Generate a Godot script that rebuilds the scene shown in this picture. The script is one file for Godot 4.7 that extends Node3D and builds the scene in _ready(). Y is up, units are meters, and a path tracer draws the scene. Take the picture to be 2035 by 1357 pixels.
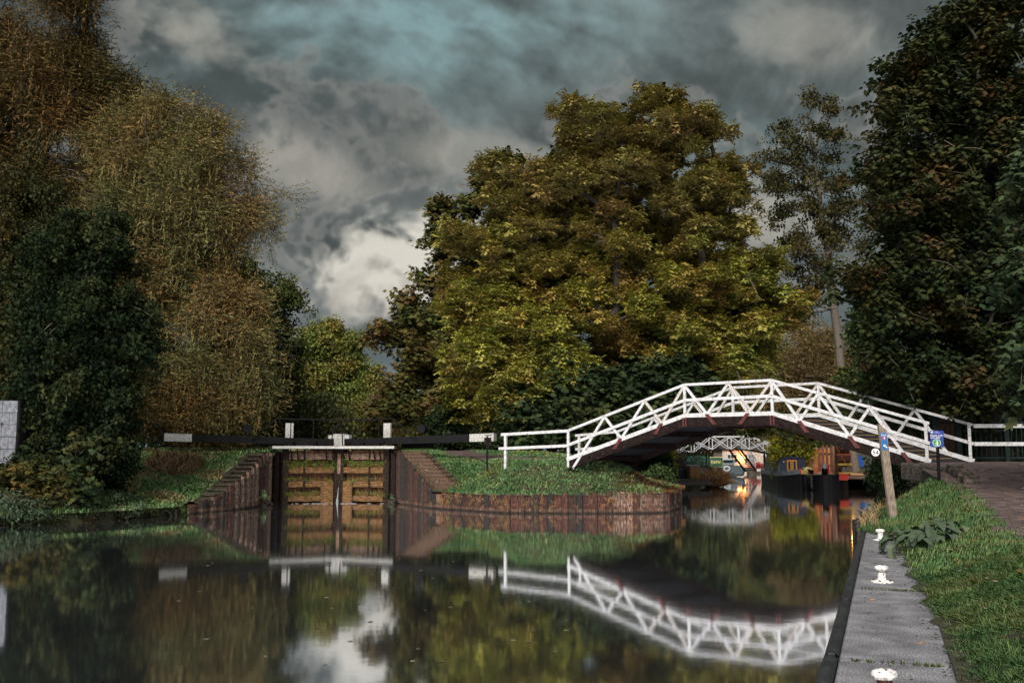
extends Node3D
# A canal junction in autumn: lock gates, a white timber footbridge over the side arm, a quay with mooring bollards.
# Metres; y = 0 is the water level; P(x, y, d) is a point d metres ahead of the origin (-z).

var rng := RandomNumberGenerator.new()
var M := {}
var TX := {}
var CL := {}
var used := {}
var nz := FastNoiseLite.new()

func _ready():
	rng.seed = 7
	nz.seed = 3
	nz.noise_type = FastNoiseLite.TYPE_SIMPLEX_SMOOTH
	nz.frequency = 1.0
	nz.fractal_type = FastNoiseLite.FRACTAL_FBM
	nz.fractal_octaves = 4
	# camera
	var cam := Camera3D.new()
	cam.name = "camera"
	cam.position = Vector3(0, 2.0, 0)
	cam.rotation_degrees = Vector3(6.494, 0, 0)
	cam.fov = 38.37
	cam.near = 0.1
	cam.far = 2500.0
	add_child(cam)
	cam.current = true
	# sky
	var env := Environment.new()
	env.background_mode = Environment.BG_SKY
	var sky := Sky.new()
	var pano := PanoramaSkyMaterial.new()
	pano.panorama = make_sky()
	pano.energy_multiplier = 1.0
	sky.sky_material = pano
	env.sky = sky
	env.background_energy_multiplier = SKY_ENERGY
	env.tonemap_mode = Environment.TONE_MAPPER_LINEAR
	env.tonemap_exposure = EXPOSURE
	env.sdfgi_enabled = true
	env.ssao_enabled = true
	env.ssil_enabled = true
	var we := WorldEnvironment.new()
	we.name = "environment"
	we.environment = env
	add_child(we)
	# the sun behind thin cloud, low behind the camera's left shoulder
	var sun := DirectionalLight3D.new()
	sun.name = "sun"
	sun.light_color = Color(1.0, 0.97, 0.93)
	sun.light_energy = SUN_ENERGY
	sun.light_angular_distance = 30.0
	sun.shadow_enabled = true
	sun.rotation_degrees = Vector3(SUN_PITCH, SUN_YAW, 0)
	sun.sky_mode = DirectionalLight3D.SKY_MODE_LIGHT_ONLY
	add_child(sun)
	make_textures()
	make_materials()
	build_land()
	build_bridge()
	build_lock()
	build_towpath()
	build_arm()
	build_trees()
	build_cover()

const SKY_ENERGY := 0.33
const EXPOSURE := 3.5
const SUN_ENERGY := 0.5
const SUN_PITCH := -36.0
const SUN_YAW := -14.0

# ---------------------------------------------------------------- sky
func sky_color(dir: Vector3) -> Color:
	var el := asin(clampf(dir.y, -1.0, 1.0))
	var az := atan2(dir.x, -dir.z)
	var k := 1.0 / (maxf(dir.y, 0.0) + 0.30)
	var p := Vector3(dir.x * k, dir.z * k, 0.0)
	var wx := nz.get_noise_3d(p.x * 1.1 + 11.0, p.y * 1.1, 2.0)
	var wy := nz.get_noise_3d(p.x * 1.1, p.y * 1.1 + 7.0, 5.0)
	var q := p + Vector3(wx, wy, 0.0) * 0.42
	# the broad masses lie across the sky on a slant
	var r := Vector2(q.x, q.y).rotated(0.5)
	var a := nz.get_noise_3d(r.x * 0.7, r.y * 1.1, 9.0)
	var b := nz.get_noise_3d(r.x * 1.7, r.y * 2.4, 1.5)
	var e := dir * 9.0 + Vector3(wx, wy, wx) * 0.5
	var c := nz.get_noise_3d(e.x, e.y * 1.5, e.z)
	var d := nz.get_noise_3d(e.x * 3.1 + 3.0, e.y * 3.8, e.z * 3.1)
	var f := nz.get_noise_3d(e.x * 8.0, e.y * 9.0, e.z * 8.0 + 5.0)
	var puff := 0.62 * (1.0 - 2.2 * absf(c)) + 0.38 * (1.0 - 2.2 * absf(d))
	var v := 0.5 + 0.6 * a + 0.42 * b + 0.24 * c + 0.13 * d + 0.06 * f
	var dark := Color(0.265, 0.29, 0.29)
	var mid := Color(0.42, 0.44, 0.435)
	var teal := Color(0.44, 0.545, 0.56)
	var pale := Color(0.55, 0.54, 0.52)
	# a veil of high cloud, and lower banks with lit rims and dark bellies over it
	var col := dark.lerp(mid, smoothstep(0.1, 0.8, v))
	var gap := 0.5 + 0.7 * nz.get_noise_3d(q.x * 1.0 + 40.0, q.y * 1.2, 3.0) - 0.25 * (v - 0.5) + 0.22 * c + 0.12 * d
	col = col.lerp(teal, smoothstep(0.46, 0.95, gap) * 0.75)
	var low := 0.5 + 0.62 * nz.get_noise_3d(r.x * 1.25 + 21.0, r.y * 1.9, 6.0) + 0.20 * c + 0.13 * d + 0.07 * f
	var bank := smoothstep(0.50, 0.63, low)
	var belly := smoothstep(0.53, 0.80, low + 0.06 * d)
	col = col.lerp(pale.lerp(dark, belly), bank * 0.66)
	# a thin place high up ahead, where blue shows
	var hi := exp(-pow((az + 0.08) / 0.24, 2.0) - pow((el - 0.43) / 0.075, 2.0))
	col = col.lerp(Color(0.55, 0.70, 0.72), clampf(hi * (0.75 + 0.9 * b + 0.8 * c + 0.4 * d), 0.0, 1.0) * 0.6 * (1.0 - 0.7 * bank))
	# lit shoulders of cloud
	for g in [[-0.22, 0.285, 0.08, 0.05, 0.65], [0.30, 0.40, 0.08, 0.04, 0.5], [-0.33, 0.40, 0.07, 0.035, 0.6], [-0.02, 0.30, 0.13, 0.03, 0.5], [0.24, 0.235, 0.09, 0.05, 0.8]]:
		var sh := exp(-pow((az - g[0] + (el - g[1]) * 0.9) / g[2], 2.0) - pow((el - g[1]) / g[3], 2.0)) + 0.30 * c + 0.22 * d + 0.16 * puff
		col = col.lerp(Color(0.66, 0.64, 0.60), smoothstep(0.38, 1.05, sh) * g[4])
	# a heap of cumulus that the low sun reaches
	var u := Vector2((az + 0.108) / 0.105, (el - 0.182) / 0.066).rotated(-0.35)
	var heap := exp(-u.x * u.x * 0.85 - u.y * u.y) + 0.42 * c + 0.30 * d + 0.20 * puff - 0.08 + 0.10 * f
	var lit := smoothstep(0.26, 0.92, heap + 0.06 * f)
	var tone := clampf(0.5 + 0.55 * puff + 0.5 * d + 0.9 * (el - 0.17) / 0.1, 0.0, 1.0)
	col = col.lerp(Color(0.55, 0.525, 0.50).lerp(Color(0.82, 0.80, 0.755), tone), lit * 0.95)
	# paler air above the horizon
	col = col.lerp(Color(0.50, 0.56, 0.575), 0.7 * exp(-pow(maxf(el, 0.0) / 0.11, 2.0)) * (1.0 - lit))
	# behind the watcher the overcast is brightened, an unseen source of fill light
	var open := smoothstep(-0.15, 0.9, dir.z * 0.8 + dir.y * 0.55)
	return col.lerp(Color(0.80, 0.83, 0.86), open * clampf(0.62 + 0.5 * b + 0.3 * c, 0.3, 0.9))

func make_sky() -> ImageTexture:
	var w := 512
	var h := 256
	var im := Image.create(w, h, false, Image.FORMAT_RGB8)
	for j in h:
		var el := PI * (0.5 - (j + 0.5) / h)
		for i in w:
			if el < -0.03:
				im.set_pixel((i + w / 2) % w, j, Color(0.30, 0.31, 0.30))
				continue
			var az := TAU * ((i + 0.5) / w - 0.5)
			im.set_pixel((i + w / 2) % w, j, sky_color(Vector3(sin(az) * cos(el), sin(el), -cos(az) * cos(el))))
	im.resize(4096, 2048, Image.INTERPOLATE_CUBIC)
	# the same formula, finer, where the clouds are looked at most closely
	var r := RandomNumberGenerator.new()
	r.seed = 99
	for j in range(640, 1030):
		var el := PI * (0.5 - (j + 0.5) / 2048.0)
		for i in range(1640, 2456):
			var az := TAU * ((i + 0.5) / 4096.0 - 0.5)
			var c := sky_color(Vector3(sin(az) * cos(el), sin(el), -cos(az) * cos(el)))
			var n := (r.randf() - 0.5) * 0.02
			im.set_pixel((i + 2048) % 4096, j, Color(c.r + n, c.g + n, c.b + n))
	return ImageTexture.create_from_image(im)

# ---------------------------------------------------------------- helpers
class B:
	var st := SurfaceTool.new()
	var o := Vector3.ZERO
	var c := Color.WHITE
	func _init(origin := Vector3.ZERO):
		o = origin
		st.begin(Mesh.PRIMITIVE_TRIANGLES)
	func v(p: Vector3, n: Vector3):
		st.set_color(c)
		st.set_normal(n)
		st.add_vertex(p - o)
	func tri(p: Vector3, q: Vector3, r: Vector3, n: Vector3):
		if (q - p).cross(r - p).dot(n) > 0.0:
			v(p, n); v(r, n); v(q, n)
		else:
			v(p, n); v(q, n); v(r, n)
	func face(p: Vector3, q: Vector3, r: Vector3):
		var n := (q - p).cross(r - p).normalized()
		tri(p, q, r, n)
	func quad(p: Vector3, q: Vector3, r: Vector3, s: Vector3, n: Vector3):
		tri(p, q, r, n)
		tri(p, r, s, n)
	func hexa(k: Array):  # 8 corners: 0-3 the ring at one end, 4-7 at the other
		var mid := Vector3.ZERO
		for x in k: mid += x / 8.0
		for f in [[0, 1, 2, 3], [4, 5, 6, 7], [0, 1, 5, 4], [1, 2, 6, 5], [2, 3, 7, 6], [3, 0, 4, 7]]:
			var n: Vector3 = (k[f[1]] - k[f[0]]).cross(k[f[2]] - k[f[0]]).normalized()
			if n.dot((k[f[0]] + k[f[2]]) * 0.5 - mid) < 0.0: n = -n
			quad(k[f[0]], k[f[1]], k[f[2]], k[f[3]], n)
	func box(ctr: Vector3, size: Vector3, bs := Basis()):
		var k := []
		for z in [-0.5, 0.5]:
			for e in [[-0.5, -0.5], [0.5, -0.5], [0.5, 0.5], [-0.5, 0.5]]:
				k.append(ctr + bs * Vector3(e[0] * size.x, e[1] * size.y, z * size.z))
		hexa(k)
	func cbox(ctr: Vector3, size: Vector3, bs := Basis(), ch := 0.02):  # a box with chamfered edges
		var hs := size * 0.5
		for ax in 3:
			for sg in [-1.0, 1.0]:
				var a1 := (ax + 1) % 3
				var a2 := (ax + 2) % 3
				var q := []
				for e in [[-1, -1], [1, -1], [1, 1], [-1, 1]]:
					var p := Vector3.ZERO
					p[ax] = hs[ax] * sg
					p[a1] = (hs[a1] - ch) * e[0]
					p[a2] = (hs[a2] - ch) * e[1]
					q.append(ctr + bs * p)
				var n := Vector3.ZERO
				n[ax] = sg
				quad(q[0], q[1], q[2], q[3], bs * n)
				for s2 in [-1.0, 1.0]:
					if a1 < ax: continue
					var m := Vector3.ZERO
					m[ax] = sg
					m[a1] = s2
					var e1 := Vector3.ZERO
					e1[ax] = hs[ax] * sg
					e1[a1] = (hs[a1] - ch) * s2
					var e2 := Vector3.ZERO
					e2[ax] = (hs[ax] - ch) * sg
					e2[a1] = hs[a1] * s2
					var t := Vector3.ZERO
					t[a2] = hs[a2] - ch
					quad(ctr + bs * (e1 - t), ctr + bs * (e1 + t), ctr + bs * (e2 + t), ctr + bs * (e2 - t), (bs * m).normalized())
				for s2 in [-1.0, 1.0]:
					if a2 < ax: continue
					var m := Vector3.ZERO
					m[ax] = sg
					m[a2] = s2
					var e1 := Vector3.ZERO
					e1[ax] = hs[ax] * sg
					e1[a2] = (hs[a2] - ch) * s2
					var e2 := Vector3.ZERO
					e2[ax] = (hs[ax] - ch) * sg
					e2[a2] = hs[a2] * s2
					var t := Vector3.ZERO
					t[a1] = hs[a1] - ch
					quad(ctr + bs * (e1 - t), ctr + bs * (e1 + t), ctr + bs * (e2 + t), ctr + bs * (e2 - t), (bs * m).normalized())
	func beam(a: Vector3, b: Vector3, w: float, h: float, up := Vector3.UP, ch := 0.0):  # w across, h along up
		var f := (b - a).normalized()
		var s := f.cross(up).normalized()
		var u := s.cross(f).normalized()
		var bs := Basis(s, u, -f)
		if ch > 0.0: cbox((a + b) * 0.5, Vector3(w, h, a.distance_to(b)), bs, ch)
		else: box((a + b) * 0.5, Vector3(w, h, a.distance_to(b)), bs)
	func tube(pts: Array, r: Array, sides := 6, capped := true):
		var rings := []
		var side := Vector3.ZERO
		for i in pts.size():
			var t: Vector3 = (pts[mini(i + 1, pts.size() - 1)] - pts[maxi(i - 1, 0)]).normalized()
			if side == Vector3.ZERO:
				side = t.cross(Vector3(0.31, 0.9, 0.17)).normalized() if absf(t.y) < 0.9 else t.cross(Vector3(1, 0.1, 0)).normalized()
			side = (side - t * side.dot(t)).normalized()
			var u := t.cross(side)
			var ring := []
			var rad: float = r[mini(i, r.size() - 1)]
			for k in sides:
				var a := TAU * k / sides
				var n := side * cos(a) + u * sin(a)
				ring.append([pts[i] + n * rad, n])
			rings.append(ring)
		for i in rings.size() - 1:
			for k in sides:
				var a: Array = rings[i][k]
				var b2: Array = rings[i][(k + 1) % sides]
				var c2: Array = rings[i + 1][(k + 1) % sides]
				var d: Array = rings[i + 1][k]
				sm(a, b2, c2)
				sm(a, c2, d)
		if capped:
			for e in [0, rings.size() - 1]:
				var n: Vector3 = (pts[0] - pts[1]).normalized() if e == 0 else (pts[-1] - pts[-2]).normalized()
				for k in range(1, sides - 1):
					tri(rings[e][0][0], rings[e][k][0], rings[e][k + 1][0], n)
	func sm(a: Array, b2: Array, c2: Array):  # a smooth triangle of [point, normal]
		if (b2[0] - a[0]).cross(c2[0] - a[0]).dot(a[1] + b2[1] + c2[1]) > 0.0:
			v(a[0], a[1]); v(c2[0], c2[1]); v(b2[0], b2[1])
		else:
			v(a[0], a[1]); v(b2[0], b2[1]); v(c2[0], c2[1])
	func lathe(at: Vector3, prof: Array, seg := 20, sx := 1.0, bs := Basis()):  # prof: [radius, height] upwards
		for i in prof.size() - 1:
			var n2 := Vector2(prof[i + 1][1] - prof[i][1], prof[i][0] - prof[i + 1][0]).normalized()
			for k in seg:
				var q := []
				for e in [[i, k], [i, k + 1], [i + 1, k + 1], [i + 1, k]]:
					var a: float = TAU * e[1] / seg
					var n := Vector3(cos(a) * n2.x, n2.y, sin(a) * n2.x)
					q.append([at + bs * Vector3(cos(a) * prof[e[0]][0] * sx, prof[e[0]][1], sin(a) * prof[e[0]][0]), bs * n])
				sm(q[0], q[1], q[2])
				sm(q[0], q[2], q[3])
	func disc(at: Vector3, n: Vector3, r: float, seg := 20):
		var s := n.cross(Vector3(0.2, 0.97, 0.1)).normalized()
		var u := n.cross(s)
		for k in seg:
			var a := TAU * k / seg
			var b2 := TAU * (k + 1) / seg
			tri(at, at + (s * cos(a) + u * sin(a)) * r, at + (s * cos(b2) + u * sin(b2)) * r, n)
	func leaf(at: Vector3, dir: Vector3, up: Vector3, l: float, w: float, fold := 0.25):
		var s := dir.cross(up).normalized() * w * 0.5
		var n := s.cross(dir).normalized()
		if n.dot(up) < 0.0: n = -n
		var m := at + dir * l * 0.45
		var t := at + dir * l - n * l * 0.18
		var a := m + s + n * w * fold
		var b2 := m - s + n * w * fold
		tri(at, a, t, (n - s.normalized() * fold).normalized())
		tri(at, b2, t, (n + s.normalized() * fold).normalized())
	func done() -> ArrayMesh:
		return st.commit()

func P(x: float, y: float, d: float) -> Vector3:
	return Vector3(x, y, -d)

func numbered(called: String) -> String:
	var n: int = used.get(called, -1) + 1
	used[called] = n
	return called if n == 0 else "%s_%03d" % [called, n]

func tag(o: Node, label: String, category: String, group := "", kind := ""):
	o.set_meta("label", label)
	if category != "": o.set_meta("category", category)
	if group != "": o.set_meta("group", group)
	if kind != "": o.set_meta("kind", kind)

func thing(called: String, label: String, category: String, at := Vector3.ZERO, group := "") -> Node3D:
	var o := Node3D.new()
	o.name = numbered(called)
	add_child(o)
	o.position = at
	tag(o, label, category, group)
	return o

func part(called: String, b, m: Material, parent: Node3D) -> MeshInstance3D:
	var o := MeshInstance3D.new()
	o.name = called
	o.mesh = b.done() if b is B else b
	o.material_override = m
	parent.add_child(o, true)
	return o

func solo(called: String, b, m: Material, label: String, category: String, group := "", at := Vector3.ZERO) -> MeshInstance3D:
	var o := MeshInstance3D.new()
	o.name = numbered(called)
	o.mesh = b.done() if b is B else b
	o.material_override = m
	add_child(o)
	o.position = at
	tag(o, label, category, group)
	return o

func struct(called: String, b, m: Material) -> MeshInstance3D:
	var o := MeshInstance3D.new()
	o.name = numbered(called)
	o.mesh = b.done() if b is B else b
	o.material_override = m
	add_child(o)
	o.set_meta("kind", "structure")
	return o

func multi(called: String, mesh: Mesh, m: Material, where: Array, tint: Array, parent: Node3D) -> MultiMeshInstance3D:
	var mm := MultiMesh.new()
	mm.transform_format = MultiMesh.TRANSFORM_3D
	mm.use_colors = true
	mm.mesh = mesh
	mm.instance_count = where.size()
	for i in where.size():
		mm.set_instance_transform(i, where[i])
		mm.set_instance_color(i, tint[i])
	var o := MultiMeshInstance3D.new()
	o.name = called
	o.multimesh = mm
	o.material_override = m
	parent.add_child(o, true)
	o.set_meta("kind", "stuff")
	return o

func text(s: String, size: float, at: Vector3, bs: Basis, m: Material, parent: Node3D, called := "lettering", bold := true):
	var t := TextMesh.new()
	var f := SystemFont.new()
	f.font_names = PackedStringArray(["Droid Sans"])
	if bold: f.font_weight = 700
	t.font = f
	t.text = s
	t.font_size = 32
	t.pixel_size = size / 32.0
	t.depth = 0.004
	var o := MeshInstance3D.new()
	o.name = called
	o.mesh = t
	o.material_override = m
	parent.add_child(o, true)
	o.transform = Transform3D(bs, at - parent.position)

# ---------------------------------------------------------------- materials
func noise_tex(key: String, sd: int, freq: float, lo: Color, hi: Color, oct := 4, type := FastNoiseLite.TYPE_SIMPLEX_SMOOTH, mid = null):
	var t := NoiseTexture2D.new()
	var n := FastNoiseLite.new()
	n.seed = sd
	n.noise_type = type
	n.frequency = freq
	n.fractal_octaves = oct
	t.noise = n
	t.width = 512
	t.height = 512
	t.seamless = true
	var g := Gradient.new()
	g.set_color(0, lo)
	g.set_color(1, hi)
	g.set_offset(0, 0.15)
	g.set_offset(1, 0.85)
	if mid != null: g.add_point(0.5, mid)
	t.color_ramp = g
	TX[key] = t

func make_textures():
	noise_tex("grain", 1, 0.02, Color(0.58, 0.58, 0.58), Color(1, 1, 1), 5)
	noise_tex("soft", 2, 0.008, Color(0.72, 0.72, 0.72), Color(1, 1, 1), 4)
	noise_tex("speck", 3, 0.06, Color(0.42, 0.42, 0.43), Color(1, 1, 1), 5)
	noise_tex("blot", 4, 0.012, Color(0.35, 0.33, 0.31), Color(1, 0.98, 0.95), 5)
	noise_tex("rust", 5, 0.014, Color(0.42, 0.28, 0.20), Color(1.0, 0.98, 0.96), 5, FastNoiseLite.TYPE_SIMPLEX_SMOOTH, Color(0.72, 0.55, 0.46))
	noise_tex("bump", 6, 0.03, Color(0, 0, 0), Color(1, 1, 1), 5)
	noise_tex("bumpfine", 7, 0.13, Color(0, 0, 0), Color(1, 1, 1), 3)
	noise_tex("paint", 8, 0.02, Color(0.78, 0.75, 0.70), Color(1, 1, 1), 5, FastNoiseLite.TYPE_SIMPLEX_SMOOTH, Color(0.96, 0.955, 0.95))
	noise_tex("soil", 9, 0.02, Color(0.55, 0.42, 0.34), Color(1, 1, 0.9), 5)
	noise_tex("ripple", 12, 0.012, Color(0, 0, 0), Color(1, 1, 1), 3)
	noise_tex("soft2", 31, 0.012, Color(0.62, 0.61, 0.60), Color(1, 1, 1), 5)
	noise_tex("grime", 32, 0.016, Color(0.80, 0.79, 0.74), Color(1, 1, 1), 5, FastNoiseLite.TYPE_SIMPLEX_SMOOTH, Color(1, 1, 1))
	noise_tex("moss", 33, 0.012, Color(0.74, 0.82, 0.55), Color(1, 1, 1), 5, FastNoiseLite.TYPE_SIMPLEX_SMOOTH, Color(1, 0.98, 0.9))
	noise_tex("bark", 13, 0.02, Color(0.4, 0.38, 0.36), Color(1, 1, 1), 5)

func mat(key: String, lin: Color, rough := 0.8, tex := "", scale := Vector3.ONE, bump := "", bs := 1.0, metal := 0.0) -> StandardMaterial3D:
	var m := StandardMaterial3D.new()
	m.resource_name = key
	m.albedo_color = lin.linear_to_srgb()
	m.vertex_color_use_as_albedo = true
	m.roughness = rough
	m.metallic = metal
	if tex != "":
		m.albedo_texture = TX[tex]
	if tex != "" or bump != "":
		m.uv1_triplanar = true
		m.uv1_scale = scale
	if bump != "":
		m.heightmap_enabled = true
		m.heightmap_texture = TX[bump]
		m.heightmap_scale = bs
	M[key] = m
	return m

func macro(key: String, tex: String, scale: float):  # broad stains over the fine pattern
	var m: StandardMaterial3D = M[key]
	m.detail_enabled = true
	m.detail_blend_mode = BaseMaterial3D.BLEND_MODE_MUL
	m.detail_albedo = TX[tex]
	m.detail_uv_layer = BaseMaterial3D.DETAIL_UV_2
	m.uv2_triplanar = true
	m.uv2_scale = Vector3.ONE * scale

func leafmat(key: String, back := Color(0.35, 0.4, 0.15), rough := 0.65) -> StandardMaterial3D:
	var m := mat(key, Color(1, 1, 1), rough)
	m.backlight_enabled = true
	m.backlight = back
	m.metallic_specular = 0.14
	m.cull_mode = BaseMaterial3D.CULL_DISABLED
	return m

func make_materials():
	mat("ground", Color(1, 1, 1), 0.95, "soil", Vector3(0.5, 0.5, 0.5), "bump", 3.0)
	mat("path", Color(0.30, 0.20, 0.185), 0.9, "speck", Vector3(0.9, 0.9, 0.9), "bumpfine", 0.8)
	mat("gravel", Color(0.11, 0.09, 0.08), 0.9, "speck", Vector3(0.7, 0.7, 0.7), "bumpfine", 1.2)
	noise_tex("chips", 21, 0.03, Color(1, 1, 1), Color(0.30, 0.16, 0.09), 5)
	var cg: Gradient = TX.chips.color_ramp
	cg.set_offset(0, 0.61)
	cg.set_offset(1, 0.66)
	mat("chipped", Color(0.80, 0.79, 0.78), 0.55, "chips", Vector3(1.6, 1.6, 1.6), "bumpfine", 0.1)
	mat("rusty", Color(0.13, 0.055, 0.03), 0.85, "blot", Vector3(9, 9, 9), "bump", 0.2)
	mat("concrete", Color(0.46, 0.455, 0.485), 0.85, "speck", Vector3(1.6, 1.6, 1.6), "bumpfine", 0.10)
	mat("concrete_edge", Color(0.045, 0.05, 0.058), 0.6, "grain", Vector3(1.5, 1.5, 1.5), "bump", 0.6)
	mat("rubble", Color(0.24, 0.15, 0.10), 0.9, "blot", Vector3(2.2, 2.2, 2.2), "bump", 4.0)
	mat("stone", Color(0.19, 0.16, 0.135), 0.9, "blot", Vector3(1.3, 1.3, 1.3), "bump", 2.0)
	mat("pile", Color(1, 1, 1), 0.85, "rust", Vector3(3.0, 0.8, 3.0), "bump", 0.8)
	mat("white", Color(0.58, 0.59, 0.63), 0.55, "paint", Vector3(1.1, 1.1, 1.1))
	mat("white_old", Color(0.56, 0.55, 0.53), 0.75, "soft", Vector3(3, 3, 3), "bump", 0.3)
	mat("black", Color(0.010, 0.010, 0.012), 0.6, "grain", Vector3(2, 2, 2), "bump", 0.3)
	mat("iron", Color(0.021, 0.017, 0.018), 0.7, "rust", Vector3(1.2, 1.2, 1.2), "bump", 0.4)
	mat("strap", Color(0.13, 0.020, 0.022), 0.6, "rust", Vector3(2, 2, 2))
	mat("deck", Color(0.035, 0.037, 0.044), 0.9, "speck", Vector3(1.5, 1.5, 1.5), "bumpfine", 0.3)
	mat("batten", Color(0.50, 0.30, 0.12), 0.85, "grain", Vector3(2, 2, 2))
	mat("gate_wood", Color(0.29, 0.145, 0.062), 0.85, "blot", Vector3(0.5, 3.0, 3.0), "bump", 0.8)
	mat("gate_pale", Color(0.38, 0.24, 0.18), 0.85, "blot", Vector3(0.8, 3.0, 3.0), "bump", 1.0)
	mat("gate_plank", Color(0.22, 0.11, 0.048), 0.85, "blot", Vector3(3.0, 0.5, 3.0), "bump", 1.0)
	mat("gate_dark", Color(0.05, 0.035, 0.026), 0.85, "blot", Vector3(2, 2, 2), "bump", 1.5)
	mat("post_wood", Color(0.33, 0.26, 0.20), 0.85, "grain", Vector3(4.0, 0.5, 4.0), "bump", 0.3)
	mat("blue", Color(0.012, 0.045, 0.26), 0.4)
	mat("blue_pale", Color(0.02, 0.13, 0.36), 0.4)
	mat("sign_white", Color(0.8, 0.8, 0.8), 0.45)
	mat("sign_green", Color(0.02, 0.28, 0.07), 0.45)
	mat("sign_red", Color(0.5, 0.02, 0.03), 0.45)
	mat("ink", Color(0.012, 0.012, 0.012), 0.5)
	mat("yellow", Color(0.55, 0.36, 0.05), 0.5)
	mat("foam", Color(0.22, 0.23, 0.25), 0.9)
	mat("bark", Color(0.075, 0.058, 0.045), 0.9, "bark", Vector3(2.5, 0.9, 2.5), "bump", 2.5)
	mat("bark_pale", Color(0.22, 0.19, 0.165), 0.9, "bark", Vector3(3, 1, 3), "bump", 1.0)
	mat("twig", Color(0.15, 0.12, 0.09), 0.9)
	mat("shed_wood", Color(0.20, 0.068, 0.038), 0.7, "grain", Vector3(2, 0.7, 2))
	mat("panel_wood", Color(0.62, 0.38, 0.26), 0.75, "grain", Vector3(3, 0.6, 3))
	mat("timber", Color(0.34, 0.29, 0.26), 0.85, "blot", Vector3(2, 2, 2), "bump", 1.0)
	mat("timber_warm", Color(0.62, 0.31, 0.11), 0.7, "grain", Vector3(3, 0.8, 3))
	mat("door_wood", Color(0.50, 0.22, 0.03), 0.5, "grain", Vector3(3, 0.8, 3))
	mat("navy", Color(0.012, 0.016, 0.038), 0.35)
	mat("boat_blue", Color(0.10, 0.20, 0.42), 0.4)
	mat("boat_grey", Color(0.15, 0.165, 0.19), 0.45)
	mat("boat_black", Color(0.014, 0.014, 0.016), 0.45)
	mat("boat_green", Color(0.012, 0.075, 0.045), 0.4)
	mat("boat_pale", Color(0.33, 0.40, 0.42), 0.5)
	mat("boat_slate", Color(0.06, 0.085, 0.095), 0.5)
	mat("brass", Color(0.55, 0.36, 0.08), 0.35, "", Vector3.ONE, "", 1.0, 0.7)
	mat("cream", Color(0.55, 0.45, 0.18), 0.5)
	mat("glass_dark", Color(0.02, 0.025, 0.03), 0.08)
	mat("rubber", Color(0.02, 0.02, 0.023), 0.8)
	mat("dark_green", Color(0.006, 0.020, 0.016), 0.5)
	mat("post_teal", Color(0.015, 0.035, 0.045), 0.6)
	mat("brick", Color(0.27, 0.12, 0.075), 0.9, "blot", Vector3(3, 3, 3))
	mat("render", Color(0.62, 0.54, 0.46), 0.85, "soft", Vector3(1, 1, 1))
	mat("blockwork", Color(0.20, 0.21, 0.24), 0.85, "soft", Vector3(1.5, 1.5, 1.5))
	mat("slate", Color(0.06, 0.05, 0.045), 0.7, "grain", Vector3(2, 2, 2))
	mat("orange", Color(0.45, 0.10, 0.03), 0.6)
	mat("red", Color(0.5, 0.03, 0.015), 0.6)
	mat("car_blue", Color(0.02, 0.07, 0.25), 0.25)
	mat("alloy", Color(0.5, 0.5, 0.52), 0.4, "", Vector3.ONE, "", 1.0, 0.6)
	var w := mat("water", Color(0.80, 0.835, 0.90), 0.05, "", Vector3.ONE, "", 1.0, 0.985)
	w.uv1_triplanar = true
	w.uv1_world_triplanar = true
	w.uv1_scale = Vector3(0.35, 0.35, 0.35)
	w.heightmap_enabled = true
	w.heightmap_texture = TX["ripple"]
	w.heightmap_scale = 0.015
	var lamp := mat("lamp", Color(1, 0.8, 0.5), 0.5)
	lamp.emission_enabled = true
	lamp.emission = Color(1.0, 0.72, 0.38)
	lamp.emission_energy_multiplier = 6.0
	var gl := mat("pane", Color(0.8, 0.85, 0.9, 0.18), 0.05)
	gl.transparency = BaseMaterial3D.TRANSPARENCY_ALPHA
	gl.albedo_color = Color(0.8, 0.85, 0.9, 0.18)
	for k in ["black", "iron", "boat_black", "gate_dark", "rubber", "deck"]: M[k].metallic_specular = 0.25
	for k in ["path", "stone", "concrete_edge"]: macro(k, "soft2", 0.35)
	macro("concrete", "soft", 0.5)
	noise_tex("stain", 34, 0.014, Color(0.42, 0.27, 0.17), Color(1, 1, 1), 5, FastNoiseLite.TYPE_SIMPLEX_SMOOTH, Color(0.93, 0.90, 0.86))
	mat("white_stained", Color(0.55, 0.55, 0.57), 0.65, "stain", Vector3(4, 4, 4))
	macro("white", "grime", 0.9)
	macro("white_old", "grime", 1.3)
	macro("pile", "soft2", 0.8)
	macro("gate_wood", "moss", 1.1)
	macro("gate_plank", "moss", 1.3)
	leafmat("leaf")
	leafmat("leaf_gloss", Color(0.2, 0.25, 0.1), 0.38)
	leafmat("blade", Color(0.35, 0.4, 0.12), 0.6)
	leafmat("leaf_matt", Color(0.2, 0.25, 0.1), 0.85).metallic_specular = 0.12
	leafmat("broad", Color(0.2, 0.25, 0.12), 0.5).albedo_color = Color(0.058, 0.082, 0.052).linear_to_srgb()
	leafmat("broad_pale", Color(0.2, 0.25, 0.12), 0.5).albedo_color = Color(0.10, 0.12, 0.075).linear_to_srgb()
	leafmat("dry", Color(0.3, 0.25, 0.15), 0.8)

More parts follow.
